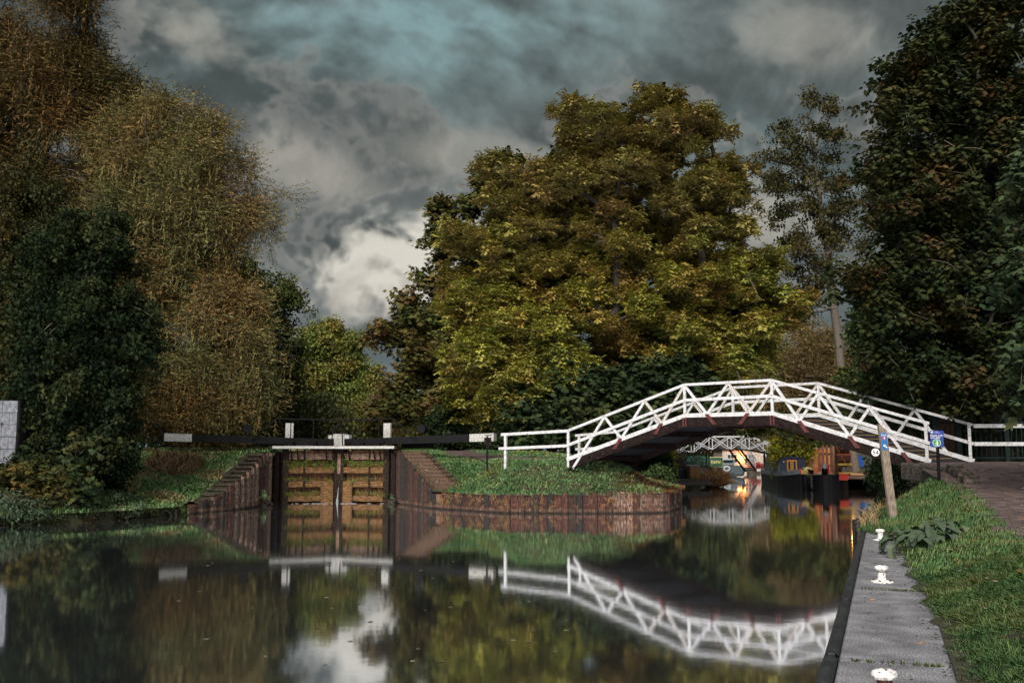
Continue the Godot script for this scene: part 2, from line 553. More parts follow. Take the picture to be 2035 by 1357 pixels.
# ---------------------------------------------------------------- land and water
# (x, d) along the water's edge
const WATER := [[-12.0, -40.0], [-4.29, -10.0], [7.47, 21.3], [8.1, 23.0], [9.5, 25.5], [11.2, 28.3], [12.2, 31.0], [13.2, 34.0], [15.8, 41.0], [18.8, 48.0], [20.4, 53.0], [20.6, 58.0], [21.0, 70.0], [22.5, 80.0], [25.0, 98.0],
	[17.5, 98.0], [15.0, 86.0], [13.3, 70.0], [11.6, 61.0], [9.4, 58.0], [8.2, 50.0], [7.2, 42.0], [6.1, 36.0], [5.36, 33.7], [4.74, 33.15], [1.88, 33.0], [-0.29, 33.15], [-3.0, 36.1], [-4.87, 40.1],
	[-4.87, 70.0], [-9.36, 70.0], [-9.36, 40.1], [-9.48, 36.8], [-9.62, 35.2], [-9.90, 34.0], [-10.37, 33.15], [-12.1, 29.3], [-14.12, 27.5], [-17.5, 24.0], [-21.0, 14.0], [-25.0, 0.0], [-30.0, -40.0]]
const GX0 := -36.0
const GD0 := -32.0
const GS := 0.4
const GNX := 211
const GND := 346
var poly := PackedVector2Array()
var hgt := PackedFloat32Array()

func seg_dist(p: Vector2, i0: int, i1: int) -> float:
	var best := 1e9
	for i in range(i0, i1):
		best = minf(best, p.distance_to(Geometry2D.get_closest_point_to_segment(p, poly[i], poly[i + 1])))
	return best

func quay_t(x: float, d: float) -> float:
	return (x + 0.53 - 0.376 * d) * 0.936

func quay_edge(d: float) -> float:  # where the concrete gives way to grass
	return clampf(1.03 - (d - 7.0) * 0.033, 0.70, 1.10)

func path_y(d: float) -> float:
	var k := [[-40.0, 0.55], [0.0, 0.62], [12.0, 0.80], [18.0, 1.00], [22.0, 1.31], [25.0, 1.58], [27.7, 1.74], [34.0, 1.70], [50.0, 1.1], [70.0, 0.9]]
	for i in k.size() - 1:
		if d < k[i + 1][0]:
			return lerpf(k[i][1], k[i + 1][1], clampf((d - k[i][0]) / (k[i + 1][0] - k[i][0]), 0.0, 1.0))
	return 0.9

func land_y(x: float, d: float) -> float:
	var p := Vector2(x, d)
	if Geometry2D.is_point_in_polygon(p, poly):
		return -1.3
	var bump := 0.05 * nz.get_noise_2d(x * 0.9, d * 0.9) + 0.03 * nz.get_noise_2d(x * 3.0, d * 3.0)
	var right := seg_dist(p, 1, 14)
	var far := seg_dist(p, 14, 15)
	var isle := seg_dist(p, 15, 27)
	var left := seg_dist(p, 35, 40)
	if x < -9.4 or (d < 30.0 and x < 0.0):
		var y := minf(0.28 + 0.27 * left, 2.08)
		return y + bump * minf(1.0, left)
	if right <= isle and right <= far:
		var t := quay_t(x, d)
		var py := path_y(d)
		if d < 31.0 and t < 12.0:
			var inner := lerpf(quay_edge(d), 0.05, smoothstep(18.6, 20.6, d))
			var outer := lerpf(2.1, 1.5, smoothstep(20.0, 27.0, d))
			if t < inner - 0.12 and d < 19.6: return 0.1
			var y := lerpf(0.42, py, clampf((t - inner) / (outer - inner), 0.0, 1.0))
			if d < 22.0 and t < outer: return y + bump * 0.6
			y = minf(y, 0.30 + 0.75 * right)
			return y + (bump * 0.5 if t < outer or t > outer + 2.6 else 0.0)
		return minf(0.45 + 0.4 * right, py) + bump
	if far < isle: return 0.55 + bump * 0.5
	if x > -9.4 and x < -4.9 and d > 70.0: return 2.0
	var top := lerpf(2.08, 0.75, smoothstep(42.0, 60.0, d) * smoothstep(-2.0, 6.0, x))
	var y := 0.60 + 1.10 * smoothstep(0.0, lerpf(3.4, 1.35, smoothstep(-1.6, 1.0, x)), isle) + 0.35 * smoothstep(2.5, 7.0, isle)
	if x > 3.2 and d < 46.0: y = lerpf(y, 0.66 + 0.22 * isle, smoothstep(3.2, 5.2, x))
	return minf(y, top) + bump * minf(1.0, isle)

func edge_gap(x: float, d: float) -> float:  # distance to the edges that are held by piles
	var p := Vector2(x, d)
	if d > 45.0 or d < 20.0: return 9.0
	return minf(minf(seg_dist(p, 2, 7), seg_dist(p, 20, 28)), seg_dist(p, 31, 35))

# ground right behind a held edge, finer than the sheet and reaching under it
func ribbon(b: B, line: Array, reach: float):
	for i in line.size() - 1:
		var p := Vector2(line[i][0], line[i][1])
		var q := Vector2(line[i + 1][0], line[i + 1][1])
		var n := maxi(1, int(p.distance_to(q) / 0.2))
		var side := Vector2((q - p).y, -(q - p).x).normalized()
		if in_water(((p + q) * 0.5 + side * 0.3).x, ((p + q) * 0.5 + side * 0.3).y): side = -side
		for k in n:
			var a := p.lerp(q, (k - 0.25) / n)
			var c := p.lerp(q, (k + 1.25) / n)
			var rows := 6
			for m in rows:
				var o0 := 0.05 + reach * m / rows
				var o1 := 0.05 + reach * (m + 1) / rows
				var v := []
				for e in [a + side * o0, c + side * o0, c + side * o1, a + side * o1]:
					var y := land_y(e.x, e.y)
					v.append(P(e.x, (y if y > -1.0 else 0.25) + 0.004 - (0.03 if m == rows - 1 and (e == c + side * o1 or e == a + side * o1) else 0.0), e.y))
				var nn: Vector3 = (v[1] - v[0]).cross(v[2] - v[0]).normalized()
				if nn.y < 0.0: nn = -nn
				b.quad(v[0], v[1], v[2], v[3], nn)

func ground(x: float, d: float) -> float:
	var fx := clampf((x - GX0) / GS, 0.0, GNX - 1.01)
	var fd := clampf((d - GD0) / GS, 0.0, GND - 1.01)
	var i := int(fx)
	var j := int(fd)
	var a := lerpf(hgt[j * GNX + i], hgt[j * GNX + i + 1], fx - i)
	var b := lerpf(hgt[(j + 1) * GNX + i], hgt[(j + 1) * GNX + i + 1], fx - i)
	return lerpf(a, b, fd - j)

func in_water(x: float, d: float) -> bool:
	return Geometry2D.is_point_in_polygon(Vector2(x, d), poly)

func build_land():
	for w in WATER: poly.append(Vector2(w[0], w[1]))
	hgt.resize(GNX * GND)
	var st := SurfaceTool.new()
	st.begin(Mesh.PRIMITIVE_TRIANGLES)
	var grass := Color(0.055, 0.07, 0.032)
	var soil := Color(0.085, 0.055, 0.038)
	for j in GND:
		for i in GNX:
			var x := GX0 + GS * i
			var d := GD0 + GS * j
			var y := land_y(x, d)
			if y > -1.0 and edge_gap(x, d) < 0.6: y = -1.3 if quay_t(x, d) < -1.0 or d > 21.0 else 0.1
			hgt[j * GNX + i] = y
			var n := 0.5 + 0.5 * nz.get_noise_2d(x * 0.7 + 30.0, d * 0.7)
			var k := smoothstep(0.55, 0.8, n)
			if x > 3.0 and x < 9.0 and d > 33.0 and d < 40.0: k = maxf(k, smoothstep(3.0, 4.6, x))
			st.set_color(grass.lerp(soil, k))
			st.add_vertex(P(x, y, d))
	for j in GND - 1:
		for i in GNX - 1:
			var a := j * GNX + i
			for q in [a, a + GNX, a + GNX + 1, a, a + GNX + 1, a + 1]:
				st.add_index(q)
	# out to the horizon
	var x0 := GX0
	var x1 := GX0 + GS * (GNX - 1)
	var d0 := GD0
	var d1 := GD0 + GS * (GND - 1)
	var base := GNX * GND
	for c in [[x0, d0, 1.0], [x1, d0, 1.0], [x1, d1, 0.8], [x0, d1, 1.6], [-900.0, -900.0, 1.0], [900.0, -900.0, 1.0], [900.0, 900.0, 1.0], [-900.0, 900.0, 1.0]]:
		st.set_color(grass)
		st.add_vertex(P(c[0], c[2], c[1]))
	for s in 4:
		var n := (s + 1) % 4
		for q in [s, 4 + n, n, s, 4 + s, 4 + n]: st.add_index(base + q)
	st.generate_normals()
	struct("ground", st.commit(), M.ground)
	for seg in [[20, 28], [2, 7], [31, 35]]:
		var rb := B.new()
		rb.c = Color(0.06, 0.07, 0.034)
		ribbon(rb, WATER.slice(seg[0], seg[1] + 1), 1.3)
		struct("bank", rb, M.ground)
	var vb := B.new()
	vb.c = Color(0.055, 0.06, 0.032)
	for i in 88:
		for k in 8:
			var v := []
			for e in [[0, 0], [1, 0], [1, 1], [0, 1]]:
				var d: float = -1.0 + 0.25 * (i + e[0])
				var x: float = -0.53 + 0.376 * d + (0.92 + 0.22 * (k + e[1])) / 0.936
				v.append(P(x, maxf(land_y(x, d), 0.38) + 0.004, d))
			vb.face(v[0], v[2], v[1])
			vb.face(v[0], v[3], v[2])
	struct("verge", vb, M.ground)
	var w := B.new()
	w.quad(P(-70, 0, -60), P(70, 0, -60), P(70, 0, 110), P(-70, 0, 110), Vector3.UP)
	struct("water", w, M.water)

# a wall of interlocking steel piles along a line; every pile is a piece of its own
func pile_wall(called: String, label: String, line: Array, top: Callable, tone: Callable):
	var at := P(line[0][0], 0.0, line[0][1])
	var wall := thing(called, label, "wall", at)
	var out := true
	var carry := 0.0
	for i in line.size() - 1:
		var a := Vector2(line[i][0], line[i][1])
		var b := Vector2(line[i + 1][0], line[i + 1][1])
		var len := a.distance_to(b)
		var n := maxi(1, roundi(len / 0.25))
		var e := (b - a) / n
		var side := Vector2(e.y, -e.x).normalized()   # towards the water for the order in which the lines are given
		for k in n:
			var p := a + e * k
			var q := a + e * (k + 1)
			var f := 0.0 if out else -0.085
			var g := -0.085 if out else -0.085
			var s := B.new(at)
			var mid := (p + q) * 0.5
			var ty: float = top.call(mid.x, mid.y) + rng.randf_range(-0.025, 0.025)
			var col: Color = tone.call(mid.x, mid.y) * 1.45
			var prof := []
			if out: prof = [p + side * g, p + e * 0.16 + side * f, p + e * 0.84 + side * f, q + side * g]
			else: prof = [p + side * g, q + side * g]
			var ys := [-0.9, 0.035, 0.07, 0.13, 0.2, ty]
			var lime := rng.randf_range(0.5, 1.0)
			var cs := [Color(0.02, 0.016, 0.012), Color(0.03, 0.022, 0.015), Color(0.24, 0.19, 0.15).lerp(col, 1.0 - lime), Color(0.30, 0.25, 0.21).lerp(col, 1.0 - lime * 0.8), col, col * rng.randf_range(0.75, 1.1)]
			for m in prof.size() - 1:
				var n2: Vector2 = Vector2((prof[m + 1] - prof[m]).y, -(prof[m + 1] - prof[m]).x).normalized()
				var n3 := P(n2.x, 0.0, n2.y)
				for l in ys.size() - 1:
					var c0: Vector3 = P(prof[m].x, ys[l], prof[m].y)
					var c1: Vector3 = P(prof[m + 1].x, ys[l], prof[m + 1].y)
					var c2: Vector3 = P(prof[m + 1].x, ys[l + 1], prof[m + 1].y)
					var c3: Vector3 = P(prof[m].x, ys[l + 1], prof[m].y)
					var order := [[c0, 0], [c1, 0], [c2, 1], [c0, 0], [c2, 1], [c3, 1]]
					if (c1 - c0).cross(c2 - c0).dot(n3) > 0.0: order = [[c0, 0], [c2, 1], [c1, 0], [c0, 0], [c3, 1], [c2, 1]]
					for w in order:
						s.c = cs[l + w[1]]
						s.v(w[0], n3)
			# the cut top edge and the back of the plate
			s.c = col * 0.8
			var bk := []
			for w in prof: bk.append(w - side * 0.03)
			for m in prof.size() - 1:
				s.quad(P(prof[m].x, ty, prof[m].y), P(prof[m + 1].x, ty, prof[m + 1].y), P(bk[m + 1].x, ty, bk[m + 1].y), P(bk[m].x, ty, bk[m].y), Vector3.UP)
				s.quad(P(bk[m].x, ty, bk[m].y), P(bk[m + 1].x, ty, bk[m + 1].y), P(bk[m + 1].x, -0.9, bk[m + 1].y), P(bk[m].x, -0.9, bk[m].y), P(-side.x, 0, -side.y))
			part("pile", s, M.pile, wall)
			out = not out

# ---------------------------------------------------------------- the white footbridge
func BL(s: float, y: float, off := 0.0) -> Vector3:  # s along the near truss, off = towards the far one
	return P(1.94 + 0.8499 * s + 0.527 * off, y, 33.9 - 0.527 * s + 0.8499 * off)

func chord(k: Array, s: float) -> float:
	for i in k.size() - 1:
		if s <= k[i + 1][0]: return lerpf(k[i][1], k[i + 1][1], (s - k[i][0]) / (k[i + 1][0] - k[i][0]))
	return k[-1][1]

const TOPC := [[0.0, 2.77], [4.28, 4.19], [7.13, 4.23], [11.5, 2.86]]
const MIDC := [[0.0, 2.27], [4.28, 3.69], [7.13, 3.74], [11.5, 2.30]]
const BOTC := [[0.0, 1.80], [4.28, 3.20], [7.13, 3.21], [11.5, 1.79]]

func build_bridge():
	var at := BL(0, 0)
	var br := thing("footbridge", "arched white truss footbridge with black beams and red straps over the side arm", "footbridge", at)
	var al := Vector3(0.8499, 0, 0.527)      # along
	var ac := Vector3(0.527, 0, -0.8499)     # across, away from the near side
	for side in 2:
		var off := 0.0 if side == 0 else 2.15
		var sh := 0.0 if side == 0 else 0.86
		var out := -ac if side == 0 else ac
		var f = func(s: float, y: float, o := 0.0) -> Vector3: return BL(s + sh, y, off) + out * o
		var ends := [0.0, 4.28, 7.13, 11.5]
		for i in 3:
			for spec in [["upper_rail", TOPC, 0.10, 0.085, 0.0], ["middle_rail", MIDC, 0.05, 0.10, 0.055], ["bottom_rail", BOTC, 0.09, 0.13, 0.0]]:
				var b := B.new(at)
				var e0: float = ends[i] - (0.06 if i == 0 else 0.0)
				var e1: float = ends[i + 1] + (0.10 if i == 2 else 0.0)
				b.beam(f.call(e0, chord(spec[1], ends[i]) - (0.02 if i == 0 else 0.0), spec[4]), f.call(e1, chord(spec[1], ends[i + 1]) - (0.03 if i == 2 else 0.0), spec[4]), spec[2], spec[3], Vector3.UP, 0.008)
				part(spec[0], b, M.white, br)
			var g := B.new(at)
			var y0 := chord(BOTC, ends[i]) - 0.22
			var y1 := chord(BOTC, ends[i + 1]) - 0.22
			g.beam(f.call(ends[i], y0), f.call(ends[i + 1], y1), 0.07, 0.31)
			part("deck_beam", g, M.iron, br)
			var lip := B.new(at)
			lip.beam(f.call(ends[i], y0 - 0.145, 0.035), f.call(ends[i + 1], y1 - 0.145, 0.035), 0.14, 0.022)
			part("beam_flange", lip, M.iron, br)
		# bolts where the members meet
		for dg in [1.4, 2.88, 5.75, 8.53, 10.0, 2.01, 3.48, 5.03, 6.37, 7.95, 9.4, 10.86]:
			var top: bool = dg in [1.4, 2.88, 5.75, 8.53, 10.0]
			for k in [-1, 1]:
				var b := B.new(at)
				b.lathe(f.call(dg + 0.035 * k, chord(TOPC if top else BOTC, dg) + (0.0 if top else 0.01), 0.052), [[0.0, 0.0], [0.014, 0.0], [0.014, 0.010], [0.0, 0.014]], 6, 1.0, Basis(al, out, al.cross(out)))
				part("bolt", b, M.strap, br)
		# uprights
		for s in ends:
			var b := B.new(at)
			var lo := 1.5 if s == 0.0 or s > 11.0 else chord(BOTC, s) - 0.05
			b.beam(f.call(s, lo), f.call(s, chord(TOPC, s) - 0.03), 0.085, 0.085, al, 0.006)
			part("post", b, M.white, br)
			if s > 1.0 and s < 11.0:
				var r := B.new(at)
				for k in [-1, 1]:
					r.beam(f.call(s + 0.045 * k, chord(BOTC, s) - 0.07, 0.055), f.call(s + 0.045 * k, chord(BOTC, s) - 0.375, 0.055), 0.04, 0.05, al)
				part("strap", r, M.strap, br)
		# the zigzag: foot (bottom node), head (top node), and whether the red strap runs on below it
		var diag := [[0.20, 1.4, 3], [2.01, 1.4, 0], [2.01, 2.88, 1], [3.48, 2.88, 0], [3.48, 4.28, 1], [5.03, 4.28, 1], [5.03, 5.75, 0], [6.37, 5.75, 0], [6.37, 7.13, 1], [7.95, 7.13, 1], [7.95, 8.53, 0], [9.40, 8.53, 1], [9.40, 10.0, 0], [10.86, 10.0, 1], [10.86, 11.5, 4]]
		for dg in diag:
			var foot: Vector3 = f.call(dg[0], chord(BOTC, dg[0]) + 0.02)
			var head: Vector3 = f.call(dg[1], chord(TOPC, dg[1]) - 0.02)
			if dg[2] == 4: continue
			if dg[2] == 3: foot = f.call(0.20, 1.48, 0.05)
			var b := B.new(at)
			b.beam(foot, head, 0.072, 0.085, al, 0.006)
			part("brace", b, M.white_stained if dg[0] in [3.48, 6.37] and dg[1] < 8.0 else M.white, br)
			if dg[2] == 1:
				var dir := (foot - head).normalized()
				var r := B.new(at)
				var k := 0.42
				for e in [-1, 1]:
					r.beam(foot + out * 0.055 + al * 0.03 * e, foot + dir * k + out * 0.055 + al * 0.036 * e, 0.055, 0.05, out)
				part("strap", r, M.strap, br)
	# deck: a ruled surface between the two trusses, with gritted battens across it
	var ends2 := [-0.1, 4.28, 7.13, 11.75]
	for i in 3:
		var b := B.new(at)
		var k := []
		for s in [ends2[i], ends2[i + 1]]:
			var y := chord(BOTC, clampf(s, 0, 11.5)) - 0.10
			if s < 0.0: y = 1.68
			if s > 11.5: y = 1.61
			k.append(BL(s, y, 0.05)); k.append(BL(s + 0.86, y, 2.10))
			k.append(BL(s + 0.86, y - 0.07, 2.10)); k.append(BL(s, y - 0.07, 0.05))
		b.hexa(k)
		part("deck", b, M.deck, br)
	var s := 0.25
	while s < 11.6:
		if s < 4.2 or s > 7.3:
			var b := B.new(at)
			var y := chord(BOTC, s) - 0.092
			b.beam(BL(s + 0.06, y, 0.12), BL(s + 0.86 - 0.06, y, 2.03), 0.05, 0.022)
			part("batten", b, M.batten, br)
		s += 0.36
	# joists under the deck
	for i in 9:
		var b := B.new(at)
		var q := 0.9 + i * 1.22
		b.beam(BL(q, chord(BOTC, q) - 0.28, 0.03), BL(q + 0.86, chord(BOTC, q) - 0.28, 2.1), 0.08, 0.16)
		part("joist", b, M.iron, br)
	# number plate
	var pl := B.new(at)
	var pc := BL(10.12, chord(BOTC, 10.12) - 0.215) - ac * 0.05
	pl.disc(pc - ac * 0.008, -ac, 0.112, 28)
	pl.disc(pc + ac * 0.004, ac, 0.112, 28)
	for i in 28:
		var a := TAU * i / 28
		var a2 := TAU * (i + 1) / 28
		var u0 := al * cos(a) * 0.112 + Vector3.UP * sin(a) * 0.112
		var u1 := al * cos(a2) * 0.112 + Vector3.UP * sin(a2) * 0.112
		pl.quad(pc + u0 - ac * 0.008, pc + u1 - ac * 0.008, pc + u1 + ac * 0.004, pc + u0 + ac * 0.004, (u0 + u1).normalized())
	var plate := part("number_plate", pl, M.sign_white, br)
	text("54", 0.15, pc - ac * 0.012, Basis(al, Vector3.UP, -ac), M.ink, br, "number")
	var cap := B.new(at)
	cap.lathe(BL(0.82, 1.87) - ac * 0.05, [[0.045, 0.0], [0.05, 0.02], [0.03, 0.05], [0.0, 0.055]], 12, 1.0, Basis(al, -ac, Vector3.UP.cross(al)))
	part("pipe_end", cap, M.white_old, br)
	# approach rails on the island, either side of the deck
	var fl := thing("approach_rail", "low white two-rail fence leading from the grass slope up to the footbridge", "fence", BL(-2.6, 1.7), "white rails at the ends of the footbridge")
	for r in [["upper_rail", 2.66, 2.76, 0.0, -2.74], ["lower_rail", 2.16, 2.25, 0.05, -2.8]]:
		var b := B.new(fl.position)
		b.beam(BL(r[4], r[1], -r[3]), BL(-0.05, r[2], -r[3]), 0.07, 0.10, Vector3.UP, 0.006)
		part(r[0], b, M.white, fl)
	var fp := B.new(fl.position)
	fp.beam(BL(-2.55, 1.35), BL(-2.55, 2.62), 0.095, 0.095, al, 0.006)
	part("post", fp, M.white, fl)
	var fr := thing("approach_rail", "short white rail behind the foot of the footbridge beside dark ivy", "fence", BL(-0.7, 1.7, 2.15), "white rails at the ends of the footbridge")
	for r in [["upper_rail", 2.64, 2.76], ["lower_rail", 2.14, 2.22]]:
		var b := B.new(fr.position)
		b.beam(BL(-0.9, r[1], 2.2), BL(0.82, r[2], 2.17), 0.07, 0.09, Vector3.UP, 0.006)
		part(r[0], b, M.white, fr)
	var fq := B.new(fr.position)
	fq.beam(BL(-0.72, 1.4, 2.16), BL(-0.72, 2.6, 2.16), 0.09, 0.09, al, 0.006)
	part("post", fq, M.white, fr)
	var rr := thing("approach_rail", "white two-rail fence along the top of the towpath in front of the dark green gate", "fence", P(13.1, 1.7, 28.5), "white rails at the ends of the footbridge")
	var e0 := BL(12.42, 2.80, 2.15)
	for r in [["upper_rail", 2.80], ["lower_rail", 2.27]]:
		var b := B.new(rr.position)
		b.beam(Vector3(e0.x + 0.06, r[1], e0.z), P(20.5, r[1] - 0.02, 28.3), 0.06, 0.115, Vector3.UP, 0.006)
		part(r[0], b, M.white, rr)
	for x in [15.9, 18.2, 20.4]:
		var b := B.new(rr.position)
		b.beam(P(x, 1.4, 28.35), P(x, 2.86, 28.35), 0.10, 0.10, Vector3.RIGHT, 0.006)
		part("post", b, M.white, rr)
	# abutments
	var ab := B.new(BL(11.9, 0, 1.2))
	ab.cbox(BL(12.35, 0.85, 1.35), Vector3(1.0, 1.62, 2.9), Basis(al, Vector3.UP, -ac), 0.03)
	solo("abutment", ab, M.stone, "rough stone abutment under the towpath end of the footbridge", "abutment", "", BL(11.9, 0, 1.2))
	var ab2 := B.new(BL(-0.3, 0, 1.2))
	ab2.cbox(BL(-0.1, 0.72, 1.1), Vector3(0.6, 1.5, 2.0), Basis(al, Vector3.UP, -ac), 0.03)
	solo("abutment", ab2, M.stone, "stone abutment hidden in the grass at the island end of the footbridge", "abutment", "", BL(-0.3, 0, 1.2))

# ---------------------------------------------------------------- the lock
func build_lock():
	for sgn in [-1.0, 1.0]:
		var hinge := P(-9.30 if sgn < 0 else -4.93, 0, 40.0)
		var mitre := P(-7.115 - 0.012 * -sgn, 0, 40.8)
		var e := (mitre - hinge).normalized()
		var W := hinge.distance_to(mitre) - 0.005
		var n := Vector3(-e.z, 0, e.x)
		if n.z < 0.0: n = -n                 # downstream
		var L = func(t: float, y: float, o := 0.0) -> Vector3: return hinge + e * t + n * o + Vector3.UP * y
		var left: bool = sgn < 0
		var g := thing("lock_gate", "weathered timber lock gate leaf beside the concrete steps, its beam over the grass bank" if left else "weathered timber lock gate leaf whose black beam reaches over the island path", "lock gate", hinge, "pair of lower lock gates")
		var bx = func(called: String, t0: float, t1: float, y0: float, y1: float, o0: float, o1: float, m: Material, ch := 0.012):
			var b := B.new(hinge)
			b.cbox(L.call((t0 + t1) / 2, (y0 + y1) / 2, (o0 + o1) / 2), Vector3(t1 - t0, y1 - y0, absf(o1 - o0)), Basis(e, Vector3.UP, e.cross(Vector3.UP)), ch)
			return part(called, b, m, g)
		bx.call("heel_post", 0.0, 0.24, -0.8, 2.30, -0.16, 0.14, M.gate_dark)
		bx.call("mitre_post", W - 0.24, W, -0.8, 2.27, -0.16, 0.14, M.gate_dark)
		bx.call("mitre_strip", W - 0.11, W - 0.03, 1.15, 1.98, 0.142, 0.17, M.gate_pale)
		for r in [[1.74, 2.0, "gate_pale"], [1.19, 1.43, "gate_wood"], [0.63, 0.86, "gate_wood"], [0.06, 0.28, "gate_wood"]]:
			bx.call("rail", 0.245, W - 0.245, r[0], r[1], -0.1, 0.16, M[r[2]], 0.015)
		var np := 9
		for k in np:
			var w := (W - 0.5) / np
			bx.call("plank", 0.25 + w * k + 0.006, 0.25 + w * (k + 1) - 0.006, -0.6, 2.1, -0.16 - rng.randf() * 0.015, -0.105, M.gate_plank, 0.006)
		bx.call("paddle_cover", W - 0.78 if left else W - 0.70, W - 0.262, -0.3, 0.85, 0.165, 0.24, M.gate_wood, 0.02)
		bx.call("paddle_rod", W - 1.5, W - 1.42, 0.3, 2.2, 0.165, 0.2, M.gate_dark, 0.01)
		# walkway on brackets
		bx.call("walkway_plank", -0.55, W, 2.225, 2.275, 0.2, 0.62, M.gate_dark)
		bx.call("walkway_edge", -0.50, W - 0.01, 2.175, 2.285, 0.625, 0.66, M.white_old)
		bx.call("walkway_end", -0.62 if left else -0.60, -0.50, 2.19, 2.28, 0.3, 0.66, M.gate_dark)
		for t in [0.35, W - 0.55]:
			var b := B.new(hinge)
			b.beam(L.call(t, 1.72, 0.17), L.call(t - 0.12, 2.2, 0.58), 0.05, 0.05, Vector3.UP)
			b.beam(L.call(t + 0.26, 1.74, 0.17), L.call(t + 0.14, 2.2, 0.58), 0.05, 0.05, Vector3.UP)
			part("bracket", b, M.iron, g)
		# balance beam, tapering to its inner end
		var t0 := -4.55
		var t1 := W - 0.16
		var bb := B.new(hinge)
		var ta := t0 + 1.02
		var yc = func(t: float) -> float: return lerpf(2.62, 2.435, (t - t0) / (t1 - t0))
		var hh = func(t: float) -> float: return lerpf(0.155, 0.125, (t - t0) / (t1 - t0))
		var slab = func(b: B, a: float, c: float, w: float):
			b.hexa([L.call(a, yc.call(a) - hh.call(a), -w), L.call(a, yc.call(a) - hh.call(a), w), L.call(a, yc.call(a) + hh.call(a), w), L.call(a, yc.call(a) + hh.call(a), -w),
				L.call(c, yc.call(c) - hh.call(c), -w), L.call(c, yc.call(c) - hh.call(c), w), L.call(c, yc.call(c) + hh.call(c), w), L.call(c, yc.call(c) + hh.call(c), -w)])
		slab.call(bb, ta, t1, 0.16)
		part("balance_beam", bb, M.black, g)
		var be := B.new(hinge)
		slab.call(be, t0, ta - 0.003, 0.163)
		part("beam_end", be, M.white_old, g)
		bx.call("mitre_cap", W - 0.27, W - 0.01, 2.29, 2.79, -0.17, 0.19, M.white_old, 0.02)
		bx.call("cap_board", W - 0.48, W - 0.275, 2.58, 2.74, -0.1, 0.17, M.white_old)
		# paddle post, drum, handrail
		bx.call("paddle_post", 0.12, 0.44, 2.25, 3.22, -0.34, -0.18, M.white_old, 0.015)
		var dr := B.new(hinge)
		var da := Basis(e, n, e.cross(n))
		dr.lathe(L.call(-1.42, 2.955, -0.14), [[0.0, 0.0], [0.175, 0.0], [0.185, 0.02], [0.185, 0.27], [0.17, 0.29], [0.0, 0.29]], 24, 1.0, da)
		part("paddle_drum", dr, M.black, g)
		var hr := B.new(hinge)
		hr.tube([L.call(-1.25, 2.52, 0.2), L.call(-0.42, 3.33, 0.6), L.call(-0.30, 3.37, 0.6), L.call(1.9, 3.33, 0.6), L.call(2.08, 3.29, 0.6), L.call(2.13, 3.14, 0.6), L.call(1.9, 2.88, 0.6), L.call(1.87, 2.3, 0.6)], [0.026], 8)
		part("handrail", hr, M.black, g)
		for t in [0.22, 1.12]:
			var b := B.new(hinge)
			b.tube([L.call(t, 2.28, 0.6), L.call(t, 3.35, 0.6)], [0.022], 8)
			part("handrail_post", b, M.black, g)
		for t in [0.25, 1.15, W - 0.5]:
			var b := B.new(hinge)
			b.beam(L.call(t - 0.1, 2.5, 0.17), L.call(t + 0.05, 2.29, 0.3), 0.04, 0.03)
			b.beam(L.call(t + 0.2, 2.5, 0.17), L.call(t + 0.05, 2.29, 0.3), 0.04, 0.03)
			part("beam_strap", b, M.iron, g)
	# leaking water and foam at the foot of the gates
	var fo := B.new()
	for k in 34:
		var x := -7.1 + clampf(rng.randfn(0.0, 0.8), -1.9, 1.9)
		var d := 39.75 - rng.randf() * 0.25 - absf(x + 7.1) * 0.06
		var r := rng.randf_range(0.01, 0.045)
		fo.lathe(P(x, 0.002, d), [[r, 0.0], [r * 0.7, 0.012], [0.0, 0.018]], 7, 2.2)
	var fm := struct("foam", fo, M.foam)
	fm.set_meta("kind", "stuff")
	fm.set_meta("label", "white foam where water leaks under the lock gates")
	var jet := B.new(P(-7.115, 0, 40.4))
	jet.tube([P(-7.115, 0.62, 40.62), P(-7.11, 0.4, 40.5), P(-7.115, 0.18, 40.42), P(-7.115, 0.0, 40.38)], [0.008, 0.018, 0.03, 0.06], 8)
	solo("leak_jet", jet, M.foam, "thin white jet of water leaking between the two lock gates", "water jet", "", P(-7.115, 0, 40.4))
	# upper gates beyond the chamber
	for sgn in [-1.0, 1.0]:
		var o := P(-7.1 + 2.3 * sgn, 2.1, 62.0)
		var u := thing("upper_lock_gate", "far lock gate beam with cream end beside the grass, seen under the nearer black beam" if sgn < 0 else "far lock gate beam with cream end and a small yellow warning triangle", "lock gate", o, "pair of upper lock gates")
		var e := Vector3(sgn, 0, 0.22).normalized()
		var bb := B.new(o)
		bb.beam(o + e * -2.2 + Vector3.UP * 0.36, o + e * 3.0 + Vector3.UP * 0.42, 0.3, 0.29, Vector3.UP, 0.02)
		part("balance_beam", bb, M.black, u)
		var be := B.new(o)
		be.beam(o + e * 3.003 + Vector3.UP * 0.42, o + e * 4.1 + Vector3.UP * 0.43, 0.31, 0.30, Vector3.UP, 0.02)
		part("beam_end", be, M.white_old, u)
		var hp := B.new(o)
		hp.cbox(o + Vector3(0, -1.0, 0.0), Vector3(0.3, 2.4, 0.3), Basis(), 0.02)
		part("heel_post", hp, M.gate_dark, u)
		var bd := B.new(o)
		bd.box(o + e * -1.1 + Vector3(0, -1.0, 0), Vector3(2.0, 2.2, 0.12), Basis(e, Vector3.UP, e.cross(Vector3.UP)))
		part("boarding", bd, M.gate_dark, u)
		if sgn > 0:
			var c := o + e * 0.75 + Vector3.UP * 0.385 + Vector3(0, 0, 0.16)
			var tr := B.new(o)
			tr.tri(c + Vector3(-0.11, -0.08, 0), c + Vector3(0.11, -0.08, 0), c + Vector3(0, 0.1, 0), Vector3(0, 0, 1))
			part("warning_triangle", tr, M.yellow, u)
